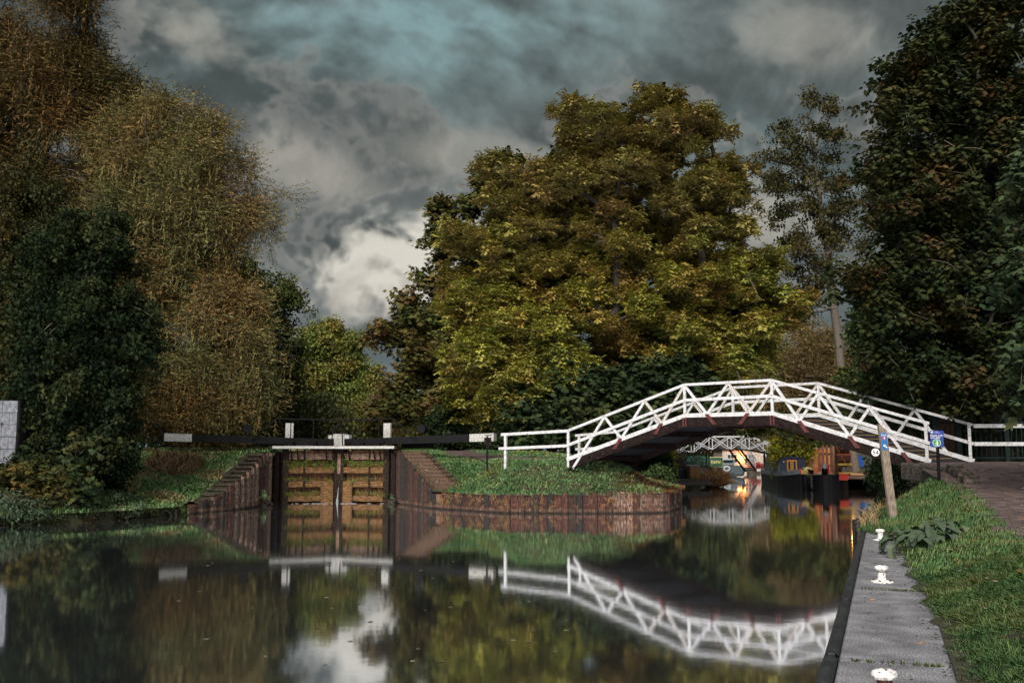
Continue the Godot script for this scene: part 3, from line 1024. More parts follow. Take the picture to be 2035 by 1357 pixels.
	# chamber walls
	for sgn in [-1.0, 1.0]:
		var x: float = -9.46 if sgn < 0 else -4.74
		var b := B.new(P(x, 0, 54))
		b.cbox(P(x - 0.25 if sgn < 0 else x + 0.25, 0.4, 55.4), Vector3(0.7, 3.34, 30.4), Basis(), 0.03)
		solo("chamber_wall", b, M.brick, "brick side wall of the lock chamber on the grass bank side" if sgn < 0 else "brick side wall of the lock chamber on the island side", "wall", "", P(x, 0, 54))
	# quoin boards where the wing walls meet the gates
	for sgn in [-1.0, 1.0]:
		var x: float = -9.46 if sgn < 0 else -4.76
		var b := B.new(P(x, 0, 39.9))
		b.cbox(P(x, 0.62, 39.82), Vector3(0.2, 2.84, 0.4), Basis(), 0.02)
		solo("quoin_post", b, M.iron, "black quoin timber between the steps' pile wall and its gate" if sgn < 0 else "black cracked quoin timber between the rubble slope's pile wall and its gate", "post", "", P(x, 0, 39.9))
	# wing walls
	var mix3 = func(x: float, d: float, pale: float) -> Color:
		var r := rng.randf()
		var c := Color(0.115, 0.055, 0.042)
		if r < 0.33: c = Color(0.032, 0.030, 0.032)
		elif r < 0.55: c = Color(0.075, 0.045, 0.036)
		if rng.randf() < pale: c = c.lerp(Color(0.40, 0.37, 0.34), rng.randf_range(0.3, 0.9))
		return c * rng.randf_range(0.8, 1.2)
	var lw_top = func(x: float, d: float) -> float: return 2.0 if d > 38.4 else 0.30 + 1.70 * pow(clampf((d - 33.0) / 5.4, 0, 1), 0.95)
	pile_wall("pile_wall", "dark steel sheet pile wall stepping down beside the concrete steps, streaked white and rust", [[-10.62, 32.75], [-10.37, 33.15], [-9.92, 34.0], [-9.65, 35.2], [-9.53, 36.8], [-9.52, 39.5]], lw_top, func(x, d): return mix3.call(x, d, 0.75 if d > 34.5 else 0.2))
	var rw_top = func(x: float, d: float) -> float: return 2.06 if d > 39.3 else 0.70 + 1.36 * clampf((d - 36.1) / 3.3, 0, 1)
	pile_wall("pile_wall", "rusty sheet pile wall stepping down below the rubble slope next to the lock gate", [[-4.66, 39.6], [-3.02, 36.12]], rw_top, func(x, d): return mix3.call(x, d, 0.08))
	var is_top = func(x: float, d: float) -> float: return 0.62 + 0.06 * sin(x * 0.6) + 0.07 * smoothstep(2.0, 5.0, x)
	pile_wall("pile_wall", "long low rusty sheet pile wall curving round the grassy point of the island", [[-2.98, 36.05], [-0.29, 33.15], [1.88, 33.0], [3.6, 33.02], [4.5, 33.12], [5.05, 33.35], [5.36, 33.75], [5.55, 34.4], [6.1, 36.0], [7.2, 42.0]], is_top, func(x, d): return mix3.call(x, d, 0.75 if x > 3.4 else 0.04))
	# steps down to the water
	var stp := thing("bank_steps", "flight of weathered concrete steps with leaf litter down the grass bank to the water", "steps", P(-10.5, 0, 36.3))
	for k in 11:
		var u := k / 10.0
		var d := lerpf(39.0, 33.75, u)
		var y := lerpf(1.96, 0.46, u)
		var x := lerpf(-10.05, -10.42, pow(u, 2.5)) + 0.04 * sin(k * 2.3)
		var b := B.new(stp.position)
		b.cbox(P(x, y - 0.11, d + 0.18), Vector3(0.72, 0.2, 0.8), Basis(Vector3.UP, rng.randf_range(-0.06, 0.06) + 0.12), 0.015)
		part("step", b, M.stone, stp)
		var rf := B.new(stp.position)
		rf.box(P(x, y - 0.125, d - 0.235), Vector3(0.68, 0.15, 0.03), Basis(Vector3.UP, 0.12))
		part("riser_board", rf, M.gate_dark, stp)
	# rubble steps on the island side
	var rub := thing("rubble_steps", "broken brown rubble steps beside the stepped sheet piles on the island", "steps", P(-3.6, 0, 38.2))
	for k in 10:
		var u := k / 9.0
		var c := Vector2(-4.35, 39.7).lerp(Vector2(-2.62, 36.3), u)
		var b := B.new(rub.position)
		b.cbox(P(c.x + 0.42, lerpf(2.02, 0.78, u) - 0.14, c.y), Vector3(1.15 - 0.25 * u, 0.34, 0.52), Basis(Vector3.UP, -0.45 + rng.randf_range(-0.12, 0.12)) * Basis(Vector3.RIGHT, rng.randf_range(-0.05, 0.08)), 0.05)
		part("step", b, M.rubble, rub)
	for k in 9:
		var u := rng.randf()
		var c := Vector2(-4.2, 39.9).lerp(Vector2(-2.7, 36.6), u)
		var r := rng.randf_range(0.03, 0.055)
		var b := B.new(P(c.x, 2.0, c.y))
		b.lathe(P(c.x, lerpf(2.06, 0.85, u), c.y), [[0.0, 0.0], [r, 0.02], [r * 1.05, r * 0.7], [r * 0.5, r * 1.2], [0.0, r * 1.3]], 8, 1.2)
		solo("white_stone", b, M.white_old, "small white stone lying on the brown rubble steps", "stone", "white stones on the rubble steps", P(c.x, 2.0, c.y))
	# grey post with an iron clasp that stands in front of the beam's end
	var po := P(-0.88, 1.5, 35.0)
	var pp := thing("mooring_post", "slim black iron post on the grass in front of the white beam end", "post", po)
	var b1 := B.new(po)
	b1.tube([P(-0.88, 1.4, 35.0), P(-0.88, 2.6, 35.0)], [0.036], 10)
	part("shaft", b1, M.black, pp)
	var b2 := B.new(po)
	b2.cbox(P(-0.86, 2.40, 35.03), Vector3(0.26, 0.30, 0.04), Basis(), 0.01)
	part("clasp", b2, M.iron, pp)
	var b3 := B.new(po)
	b3.tube([P(-0.96, 2.62, 35.0), P(-0.72, 2.63, 35.0)], [0.016], 6)
	part("top_bar", b3, M.black, pp)
	# island path, a thin strip of gravel from the bridge along the lock side
	var pt := B.new()
	var line := [[2.6, 35.4], [1.2, 36.5], [-0.3, 38.3], [-2.0, 41.2], [-2.9, 45.0], [-3.2, 52.0], [-3.3, 66.0]]
	for i in line.size() - 1:
		for q in 6:
			var a := Vector2(line[i][0], line[i][1]).lerp(Vector2(line[i + 1][0], line[i + 1][1]), q / 6.0)
			var c := Vector2(line[i][0], line[i][1]).lerp(Vector2(line[i + 1][0], line[i + 1][1]), (q + 1) / 6.0)
			var s := 0.75
			pt.quad(P(a.x - s, ground(a.x - s, a.y) + 0.05, a.y), P(a.x + s, ground(a.x + s, a.y) + 0.05, a.y), P(c.x + s, ground(c.x + s, c.y) + 0.05, c.y), P(c.x - s, ground(c.x - s, c.y) + 0.05, c.y), Vector3.UP)
	struct("island_path", pt, M.path)

# ---------------------------------------------------------------- the towpath side
const QA := Vector3(0.352, 0, -0.936)    # along the quay, away from the origin
const QR := Vector3(0.936, 0, 0.352)     # across it, away from the water

func Q(l: float, t: float, y: float) -> Vector3:
	return Vector3(-0.53, y, 0) + QA * l + QR * t

func build_towpath():
	var qb := Basis(QR, Vector3.UP, -QA)
	var quay := thing("quay", "grey concrete quay with black edge timbers beside the dark water", "quay", Q(8, 0.5, 0.0))
	var js := [-8.6, -4.3, -0.1, 4.1, 8.45, 12.75, 17.4, 22.15]
	for i in js.size() - 1:
		var b := B.new(quay.position)
		b.cbox(Q((js[i] + js[i + 1]) / 2, 0.60, 0.10), Vector3(0.98, 0.60, js[i + 1] - js[i] - 0.014), qb, 0.012)
		part("slab", b, M.concrete, quay)
	var fs := [-8.6, -5.2, -2.0, 1.1, 4.0, 6.9, 8.7, 11.9, 14.2, 16.6, 19.4, 22.2]
	for i in fs.size() - 1:
		var b := B.new(quay.position)
		b.cbox(Q((fs[i] + fs[i + 1]) / 2, 0.043 + 0.005 * sin(i * 2.1), 0.262), Vector3(0.115, 0.27, fs[i + 1] - fs[i] - 0.012), qb * Basis(Vector3.UP, 0.002 * sin(i * 1.7)), 0.03)
		part("edge_timber", b, M.concrete_edge, quay)
	var fc := B.new(quay.position)
	fc.box(Q(6.8, 0.09, -0.45), Vector3(0.06, 1.15, 30.8), qb)
	part("quay_face", fc, M.gate_dark, quay)
	# a tail of steel piles where the quay ends
	pile_wall("pile_wall", "short grey steel piles at the far end of the quay under the grass", [[Q(22.2, 0.0, 0).x, -Q(22.2, 0.0, 0).z], [7.95, 22.9], [9.4, 25.6], [11.1, 28.4], [12.0, 31.1]], func(_x, d): return 0.46 if d < 23.5 else 0.4, func(_x, _d): return Color(0.14, 0.15, 0.17) * rng.randf_range(0.5, 1.1))
	# moss along the joints
	var ms := B.new()
	for j in range(2, 8):
		for k in 34:
			var t := rng.randf_range(0.2, 0.92)
			var p := Q(js[j] + rng.randf_range(-0.012, 0.012), t, 0.398)
			ms.c = Color(0.06, 0.09, 0.02) * rng.randf_range(0.5, 1.3)
			for q in 3:
				ms.leaf(p, Vector3(rng.randf() - 0.5, 0.7, rng.randf() - 0.5).normalized(), Vector3(rng.randf() - 0.5, 0.3, rng.randf() - 0.5).normalized(), rng.randf_range(0.012, 0.04), 0.012)
	var mo := solo("joint_moss", ms, M.blade, "thin lines of moss in the joints of the concrete quay", "moss")
	mo.set_meta("kind", "stuff")
	# dirt washed on to the slabs
	var dirt := B.new()
	for k in 420:
		var l := rng.randf_range(3.0, 22.0)
		var t := quay_edge(l * 0.936 - 0.3) + 0.02 - absf(rng.randfn(0.0, 0.12))
		if k % 3 == 0: t = rng.randf_range(0.15, 0.95)
		dirt.c = Color(0.05, 0.04, 0.03) * rng.randf_range(0.4, 1.6)
		dirt.leaf(Q(l, t, 0.404), (QA * rng.randf_range(-1, 1) + QR * rng.randf_range(-1, 1)).normalized(), Vector3.UP, rng.randf_range(0.015, 0.06), rng.randf_range(0.01, 0.03), 0.1)
	var di := solo("leaf_litter", dirt, M.dry, "crumbs of soil and leaf litter along the grass side of the quay", "leaf litter")
	di.set_meta("kind", "stuff")
	# bollards
	var names := ["white mooring bollard with a rusty brown stem, nearest of the three", "white mooring bollard with a dark worn ring under its head, middle of the three", "white mooring bollard beside the drooping plant at the far end of the quay"]
	var ls := [7.17, 13.49, 19.79]
	for i in 3:
		var p := Q(ls[i], [0.447, 0.42, 0.39][i], 0.40)
		var bo := thing("mooring_bollard", names[i], "bollard", p, "mooring bollards on the quay")
		var b := B.new(p)
		b.lathe(p, [[0.0, 0.0], [0.135, 0.0], [0.138, 0.012], [0.12, 0.022], [0.07, 0.03], [0.0, 0.03]], 26)
		part("flange", b, M.chipped, bo)
		b = B.new(p)
		b.lathe(p + Vector3.UP * 0.025, [[0.062, 0.0], [0.052, 0.012], [0.049, 0.06], [0.049, 0.105], [0.055, 0.13]], 22)
		part("stem", b, M.rusty if i == 0 else M.chipped, bo)
		if i == 1:
			b = B.new(p)
			b.lathe(p + Vector3.UP * 0.128, [[0.0505, 0.0], [0.052, 0.008], [0.0505, 0.014]], 22)
			part("worn_ring", b, M.rubber, bo)
		b = B.new(p)
		b.lathe(p + Vector3.UP * 0.148, [[0.0, 0.0], [0.052, 0.0], [0.067, 0.007], [0.073, 0.02], [0.073, 0.036], [0.067, 0.05], [0.048, 0.06], [0.02, 0.064], [0.0, 0.0645]], 28, 1.16, Basis(Vector3.UP, 0.15))
		part("head", b, M.chipped, bo)
		for k in 4:
			b = B.new(p)
			var a := 0.6 + TAU * k / 4
			b.lathe(p + Vector3(cos(a) * 0.1, 0.022, sin(a) * 0.1), [[0.016, 0.0], [0.016, 0.012], [0.008, 0.018], [0.0, 0.019]], 6)
			part("bolt", b, M.rusty, bo)
	# path
	var pa := B.new()
	var d := -8.0
	while d < 29.0:
		var row := []
		for dd in [d, d + 0.5]:
			var t0 := lerpf(1.98, 1.40, smoothstep(20.0, 26.0, dd)) + 0.08 * nz.get_noise_2d(dd * 1.3, 4.0)
			var t1 := lerpf(4.7, 12.0, smoothstep(22.0, 27.0, dd))
			var r := []
			for k in 6:
				var t := lerpf(t0, t1, k / 5.0)
				var x: float = -0.53 + 0.376 * dd + t / 0.936
				r.append(P(x, maxf(path_y(dd), 0.0) + 0.02 - (0.02 if k == 0 else 0.0), dd))
			row.append(r)
		for k in 5:
			var n: Vector3 = (row[0][k + 1] - row[0][k]).cross(row[1][k] - row[0][k]).normalized()
			if n.y < 0: n = -n
			pa.quad(row[0][k], row[0][k + 1], row[1][k + 1], row[1][k], n)
		d += 0.5
	struct("towpath", pa, M.path)
	# edging blocks and kerb beside the path
	var eb := thing("edging_blocks", "row of four worn sandstone blocks stepping down along the towpath edge", "kerb", P(10.5, 1.2, 23))
	for k in 4:
		var b := B.new(eb.position)
		var c := Vector2(10.80, 24.1).lerp(Vector2(10.22, 22.1), k / 3.0)
		b.cbox(P(c.x, lerpf(1.66, 1.42, k / 3.0) - 0.10 + 0.01 * sin(k * 5.0), c.y), Vector3(0.33, 0.34, 0.58), Basis(Vector3.UP, -0.3 + 0.05 * sin(k * 3.0)), 0.025)
		part("block", b, M.stone, eb)
	var kb := B.new(P(10.9, 1.5, 25.5))
	kb.beam(P(10.75, 1.52, 27.0), P(10.78, 1.42, 24.4), 0.28, 0.46, Vector3.UP, 0.04)
	solo("kerb", kb, M.stone, "rough crumbling kerb stone between the bridge foot and the sandstone blocks", "kerb", "", P(10.9, 1.5, 25.5))
	# the leaning wooden waymark
	var wp := P(7.87, 0.55, 20.5)
	var wm := thing("waymark_post", "leaning oak waymark post with slanted top and a narrow blue cycle route plate", "signpost", wp)
	var lean := Basis(Vector3.BACK, 0.082) * Basis(Vector3.UP, 0.05)
	var b := B.new(wp)
	var k8 := []
	for z in [-0.04, 0.04]:
		for c in [[-0.08, 0.0], [0.08, 0.0], [0.077, 1.93], [-0.077, 2.07]]:
			k8.append(wp + lean * Vector3(c[0], c[1], z))
	b.hexa(k8)
	part("post", b, M.post_wood, wm)
	b = B.new(wp)
	var pc := wp + lean * Vector3(-0.002, 1.70, 0.044)
	b.cbox(pc, Vector3(0.128, 0.355, 0.006), lean, 0.002)
	part("route_plate", b, M.blue_pale, wm)
	b = B.new(wp)
	b.box(pc + lean * Vector3(0.002, 0.066, 0.006), Vector3(0.062, 0.068, 0.004), lean)
	part("number_patch", b, M.sign_red, wm)
	text("4", 0.062, pc + lean * Vector3(0.002, 0.066, 0.011), lean, M.sign_white, wm, "number")
	b = B.new(wp)
	var ar := pc + lean * Vector3(0.008, -0.105, 0.0)
	var bar := func(bb: B, p0: Vector2, p1: Vector2, w: float):
		bb.beam(ar + lean * Vector3(p0.x, p0.y, 0.006), ar + lean * Vector3(p1.x, p1.y, 0.006), w, 0.004, lean.z)
	bar.call(b, Vector2(0.035, -0.035), Vector2(-0.022, 0.022), 0.018)
	b.tri(ar + lean * Vector3(-0.04, 0.04, 0.008), ar + lean * Vector3(0.012, 0.034, 0.008), ar + lean * Vector3(-0.034, -0.012, 0.008), lean.z)
	part("arrow", b, M.sign_white, wm)
	b = B.new(wp)  # walker and cyclist
	var ic := pc + lean * Vector3(0.0, 0.132, 0.0)
	var ib := func(p0: Vector2, p1: Vector2, w: float):
		b.beam(ic + lean * Vector3(p0.x, p0.y, 0.006), ic + lean * Vector3(p1.x, p1.y, 0.006), w, 0.004, lean.z)
	ib.call(Vector2(-0.034, -0.002), Vector2(-0.034, 0.014), 0.012)
	ib.call(Vector2(-0.036, -0.004), Vector2(-0.043, -0.022), 0.006)
	ib.call(Vector2(-0.033, -0.004), Vector2(-0.027, -0.022), 0.006)
	b.disc(ic + lean * Vector3(-0.034, 0.022, 0.008), lean.z, 0.007, 10)
	part("walker_symbol", b, M.sign_white, wm)
	var bi := B.new(wp)
	for x in [0.006, 0.040]:
		for q in 12:
			var a0 := TAU * q / 12
			var a1 := TAU * (q + 1) / 12
			bi.beam(ic + lean * Vector3(x + cos(a0) * 0.011, -0.012 + sin(a0) * 0.011, 0.006), ic + lean * Vector3(x + cos(a1) * 0.011, -0.012 + sin(a1) * 0.011, 0.006), 0.004, 0.004, lean.z)
	bi.beam(ic + lean * Vector3(0.006, -0.012, 0.006), ic + lean * Vector3(0.014, 0.008, 0.006), 0.004, 0.004, lean.z)
	bi.beam(ic + lean * Vector3(0.014, 0.006, 0.006), ic + lean * Vector3(0.034, 0.006, 0.006), 0.004, 0.004, lean.z)
	bi.beam(ic + lean * Vector3(0.034, 0.012, 0.006), ic + lean * Vector3(0.040, -0.012, 0.006), 0.004, 0.004, lean.z)
	part("bicycle_symbol", bi, M.sign_white, wm)
	# the blue notice
	var np := P(9.93, 1.05, 23.0)
	var no := thing("notice_sign", "small royal blue notice on a black pole asking cyclists to walk", "sign", np)
	b = B.new(np)
	b.tube([np, np + Vector3.UP * 1.52], [0.037], 14)
	part("pole", b, M.black, no)
	var nb := Basis(Vector3.UP, -0.38) * Basis(Vector3.BACK, -0.015)
	var nc := np + Vector3(-0.005, 1.28, 0.0) + nb * Vector3(0, 0, 0.045)
	b = B.new(np)
	b.cbox(nc, Vector3(0.29, 0.385, 0.008), nb, 0.003)
	part("plate", b, M.blue, no)
	text("Please walk", 0.047, nc + nb * Vector3(-0.012, 0.078, 0.008), nb, M.sign_white, no)
	text("your bike", 0.047, nc + nb * Vector3(-0.034, 0.03, 0.008), nb, M.sign_white, no)
	text("Canal &", 0.022, nc + nb * Vector3(-0.012, 0.165, 0.008), nb, M.sign_white, no, "lettering", false)
	text("River Trust", 0.022, nc + nb * Vector3(0.004, 0.142, 0.008), nb, M.sign_white, no, "lettering", false)
	b = B.new(np)
	b.disc(nc + nb * Vector3(-0.105, 0.152, 0.006), nb.z, 0.025, 20)
	part("emblem", b, M.sign_white, no)
	b = B.new(np)
	b.disc(nc + nb * Vector3(-0.105, 0.149, 0.0075), nb.z, 0.014, 16)
	part("emblem_arch", b, M.blue, no)
	b = B.new(np)
	b.disc(nc + nb * Vector3(-0.008, -0.09, 0.006), nb.z, 0.088, 30)
	part("ring", b, M.sign_white, no)
	b = B.new(np)
	b.disc(nc + nb * Vector3(-0.008, -0.09, 0.008), nb.z, 0.079, 30)
	part("roundel", b, M.sign_green, no)
	b = B.new(np)
	var fc2 := nc + nb * Vector3(-0.002, -0.09, 0.0)
	for s in [[0.004, 0.022, 0.006, -0.016, 0.030], [0.000, -0.012, -0.004, -0.062, 0.016], [0.011, -0.012, 0.014, -0.062, 0.016], [-0.006, 0.016, -0.032, -0.008, 0.010], [0.016, 0.018, 0.024, -0.022, 0.010], [-0.030, -0.006, -0.030, -0.058, 0.005]]:
		b.beam(fc2 + nb * Vector3(s[0], s[1], 0.011), fc2 + nb * Vector3(s[2], s[3], 0.011), s[4], 0.004, nb.z)
	b.disc(fc2 + nb * Vector3(0.003, 0.045, 0.012), nb.z, 0.014, 14)
	part("walking_figure", b, M.sign_white, no)
	# dark green railings and gate behind the head of the bridge
	var gf := thing("metal_gate", "dark green metal railing gate with brick pillars behind the towpath end of the bridge", "gate", P(14.5, 1.7, 31.0))
	for x in [13.35, 14.05, 15.55, 17.6]:
		b = B.new(gf.position)
		b.cbox(P(x, 2.4, 31.0), Vector3(0.16, 1.75, 0.16), Basis(), 0.01)
		part("gate_post", b, M.dark_green, gf)
	for y in [1.85, 2.95]:
		b = B.new(gf.position)
		b.box(P(15.5, y, 31.0), Vector3(4.3, 0.06, 0.05))
		part("gate_rail", b, M.dark_green, gf)
	for k in 26:
		var x := 13.5 + k * 0.16
		b = B.new(gf.position)
		b.box(P(x, 2.42, 31.04), Vector3(0.028, 1.32, 0.028))
		part("gate_bar", b, M.dark_green, gf)
	b = B.new(gf.position)
	b.box(P(14.85, 2.7, 31.02), Vector3(1.3, 0.06, 0.06))
	part("gate_rail", b, M.dark_green, gf)
	b = B.new(P(14.6, 1.6, 33.2))
	b.cbox(P(14.6, 2.3, 33.2), Vector3(0.5, 1.7, 0.5), Basis(), 0.01)
	solo("brick_pillar", b, M.brick, "brick pillar in shade behind the dark green gate", "pillar", "", P(14.6, 1.6, 33.2))
	# drooping broad-leaved plant between quay and grass
	var dp := Q(17.15, 1.12, 0.40)
	var dk := thing("broad_leaved_plant", "clump of large drooping grey-green leaves spilling from the grass on to the quay", "plant", dp)
	var lv := []
	for v in 5: lv.append(big_leaf(0.30 + 0.05 * v, 0.12 + 0.012 * (v % 3), 0.5 + 0.16 * v, v))
	for k in 96:
		var u := rng.randf()
		var spine := Vector3(0, 0, 0).lerp(QR * -0.32 + QA * 0.15, 0)
		var c := Vector2(clampf(rng.randfn(0.04, 0.30), -0.5, 0.75), clampf(rng.randfn(0.0, 0.26), -0.6, 0.6))
		var hgt2 := 0.34 * exp(-c.length_squared() * 2.2) + (0.24 * exp(-((c.x - 0.30) * (c.x - 0.30) + (c.y - 0.12) * (c.y - 0.12)) * 16.0))
		var pos := QR * c.x + QA * c.y + Vector3.UP * (0.03 + hgt2 * rng.randf_range(0.7, 1.05))
		var out := (QR * (c.x + rng.randf_range(-0.25, 0.25)) + QA * (c.y - 0.12 + rng.randf_range(-0.3, 0.3))).normalized()
		var bs := Basis(Vector3.UP.cross(out).normalized(), Vector3.UP, out)
		bs = bs * Basis(Vector3.RIGHT, rng.randf_range(-0.5, 0.35)) * Basis(Vector3.BACK, rng.randf_range(-0.5, 0.5))
		var o := part("leaf", lv[k % 5], M.broad if k % 4 else M.broad_pale, dk)
		o.transform = Transform3D(bs.scaled_local(Vector3.ONE * rng.randf_range(0.75, 1.15)), pos)

func big_leaf(l: float, w: float, droop: float, sd: int) -> ArrayMesh:
	var b := B.new()
	var n := 7
	var rows := []
	var p := Vector3.ZERO
	var ang := 0.55
	for i in n + 1:
		var u := i / float(n)
		var wd := w * 0.5 * pow(sin(PI * clampf(u * 0.93 + 0.05, 0, 1)), 0.75)
		var dir := Vector3(0, sin(ang), cos(ang))
		var up := Vector3(0, cos(ang), -sin(ang))
		var wave := 0.012 * sin(u * 14.0 + sd)
		rows.append([p - Vector3.RIGHT * wd + up * (wd * 0.30 + wave), p, p + Vector3.RIGHT * wd + up * (wd * 0.30 - wave)])
		p += dir * l / n
		ang -= droop * 0.42
	for i in n:
		for k in 2:
			var nn: Vector3 = (rows[i][k + 1] - rows[i][k]).cross(rows[i + 1][k] - rows[i][k]).normalized()
			if nn.y < -0.3 and i < 3: nn = -nn
			b.quad(rows[i][k], rows[i][k + 1], rows[i + 1][k + 1], rows[i + 1][k], -nn if nn.y < 0.0 and i < 4 else nn)
	return b.done()

# ---------------------------------------------------------------- down the side arm
func build_arm():
	build_narrowboat()
	build_yard()
	build_jetty()
	build_far_bridge()
	build_far_bank()

func build_narrowboat():
	var ax := Vector3(0.148, 0, -0.989)   # from bow to stern
	var sd := Vector3(0.989, 0, 0.148)
	var o := P(16.75, 0, 57.4)
	var nb := thing("narrowboat", "moored navy narrowboat with light blue cabin side, wooden double doors and black hull", "boat", o)
	var F = func(l: float, s: float, y: float) -> Vector3: return o + ax * l + sd * s + Vector3.UP * y
	var sec := [[0.0, 0.03, 1.06], [0.35, 0.30, 1.02], [0.9, 0.60, 0.97], [1.7, 0.86, 0.92], [2.8, 1.02, 0.88], [5.0, 1.04, 0.86], [12.5, 1.04, 0.86], [13.6, 0.85, 0.9], [14.2, 0.4, 0.95]]
	for side in [-1.0, 1.0]:
		var h := B.new(o)
		var g := B.new(o)
		for i in sec.size() - 1:
			var a: Array = sec[i]
			var c: Array = sec[i + 1]
			var n: Vector3 = (ax * -(c[1] - a[1]) + sd * side * (c[0] - a[0])).normalized()
			h.quad(F.call(a[0] + 0.06, a[1] * side * 0.86, -0.3), F.call(c[0], c[1] * side * 0.9, -0.3), F.call(c[0], c[1] * side, c[2] - 0.27), F.call(a[0], a[1] * side, a[2] - 0.27), n)
			g.quad(F.call(a[0], a[1] * side * 1.004, a[2] - 0.27), F.call(c[0], c[1] * side * 1.004, c[2] - 0.27), F.call(c[0], c[1] * side * 0.98, c[2]), F.call(a[0], a[1] * side * 0.98, a[2]), n)
		part("hull_side", h, M.boat_black, nb)
		part("gunwale", g, M.boat_grey if side < 0 else M.cream, nb)
		var r := B.new(o)
		var pts := []
		for a in sec: pts.append(F.call(a[0], a[1] * side * 1.01, a[2] - 0.28))
		r.tube(pts, [0.025], 5)
		part("rubbing_strake", r, M.boat_black, nb)
	var st := B.new(o)
	st.beam(F.call(-0.03, 0, -0.3), F.call(-0.02, 0, 1.1), 0.06, 0.06, ax)
	part("stem_post", st, M.boat_black, nb)
	st = B.new(o)
	st.beam(F.call(-0.045, 0, 0.82), F.call(-0.03, 0, 1.12), 0.07, 0.07, ax)
	part("stem_cap", st, M.red, nb)
	var dk := B.new(o)
	for i in sec.size() - 1:
		var a: Array = sec[i]
		var c: Array = sec[i + 1]
		dk.quad(F.call(a[0], -a[1] * 0.97, a[2] - 0.05), F.call(a[0], a[1] * 0.97, a[2] - 0.05), F.call(c[0], c[1] * 0.97, c[2] - 0.05), F.call(c[0], -c[1] * 0.97, c[2] - 0.05), Vector3.UP)
	part("deck", dk, M.boat_grey, nb)
	var cb := B.new(o)
	var k := []
	for l in [2.9, 12.2]:
		k.append(F.call(l, -0.80, 0.84)); k.append(F.call(l, 0.80, 0.84)); k.append(F.call(l, 0.68, 1.70)); k.append(F.call(l, -0.68, 1.70))
	cb.hexa(k)
	part("cabin", cb, M.navy, nb)
	var rf := B.new(o)
	for i in 8:
		var a := -0.72 + 1.44 * i / 8
		var c := -0.72 + 1.44 * (i + 1) / 8
		var ya := 1.705 + 0.09 * cos(a / 0.72 * PI / 2)
		var yc := 1.705 + 0.09 * cos(c / 0.72 * PI / 2)
		rf.quad(F.call(2.82, a, ya), F.call(2.82, c, yc), F.call(12.3, c, yc), F.call(12.3, a, ya), Vector3.UP)
		rf.quad(F.call(2.82, a, 1.70), F.call(2.82, c, 1.70), F.call(2.82, c, yc), F.call(2.82, a, ya), -ax)
	part("roof", rf, M.navy, nb)
	for s in [-1, 1]:
		var d := B.new(o)
		d.cbox(F.call(2.87, -0.1 + 0.155 * s, 1.22), Vector3(0.295, 0.74, 0.05), Basis(sd, Vector3.UP, -ax), 0.01)
		var dm := part("door", d, M.door_wood, nb)
		var w := B.new(o)
		w.box(F.call(2.84, -0.1 + 0.155 * s, 1.25), Vector3(0.12, 0.52, 0.02), Basis(sd, Vector3.UP, -ax))
		part("pane", w, M.glass_dark, dm)
	var sp := B.new(o)
	var sn := (sd * -1.0 + Vector3.UP * 0.16).normalized()
	sp.quad(F.call(2.95, -0.805, 0.86), F.call(7.6, -0.805, 0.86), F.call(7.6, -0.687, 1.71), F.call(2.95, -0.687, 1.71), sn)
	part("side_panel", sp, M.boat_blue, nb)
	for i in 3:
		var w := B.new(o)
		var l0 := 3.6 + i * 1.35
		var f = func(l: float, y: float) -> Vector3: return F.call(l, -0.816 + 0.137 * (y - 0.84) / 0.86, y)
		w.quad(f.call(l0, 1.05), f.call(l0 + 0.8, 1.05), f.call(l0 + 0.8, 1.52), f.call(l0, 1.52), sn)
		part("window", w, M.cream, nb)
	for s in [-0.58, 0.58]:
		var w := B.new(o)
		w.disc(F.call(2.86, s, 1.48 if s < 0 else 1.1), -ax, 0.05, 10)
		part("cabin_light", w, M.brass, nb)
	var rp := B.new(o)
	var pts := []
	for i in 9:
		var u := i / 8.0
		pts.append(F.call(0.1 + u * 4.0, -0.1 - 0.95 * u, 0.9 - 0.72 * sin(u * PI) * 0.55 - 0.3 * u))
	rp.tube(pts, [0.02], 5)
	solo("mooring_rope", rp, M.white_old, "pale mooring rope drooping along the black bow of the navy narrowboat", "rope", "", o)

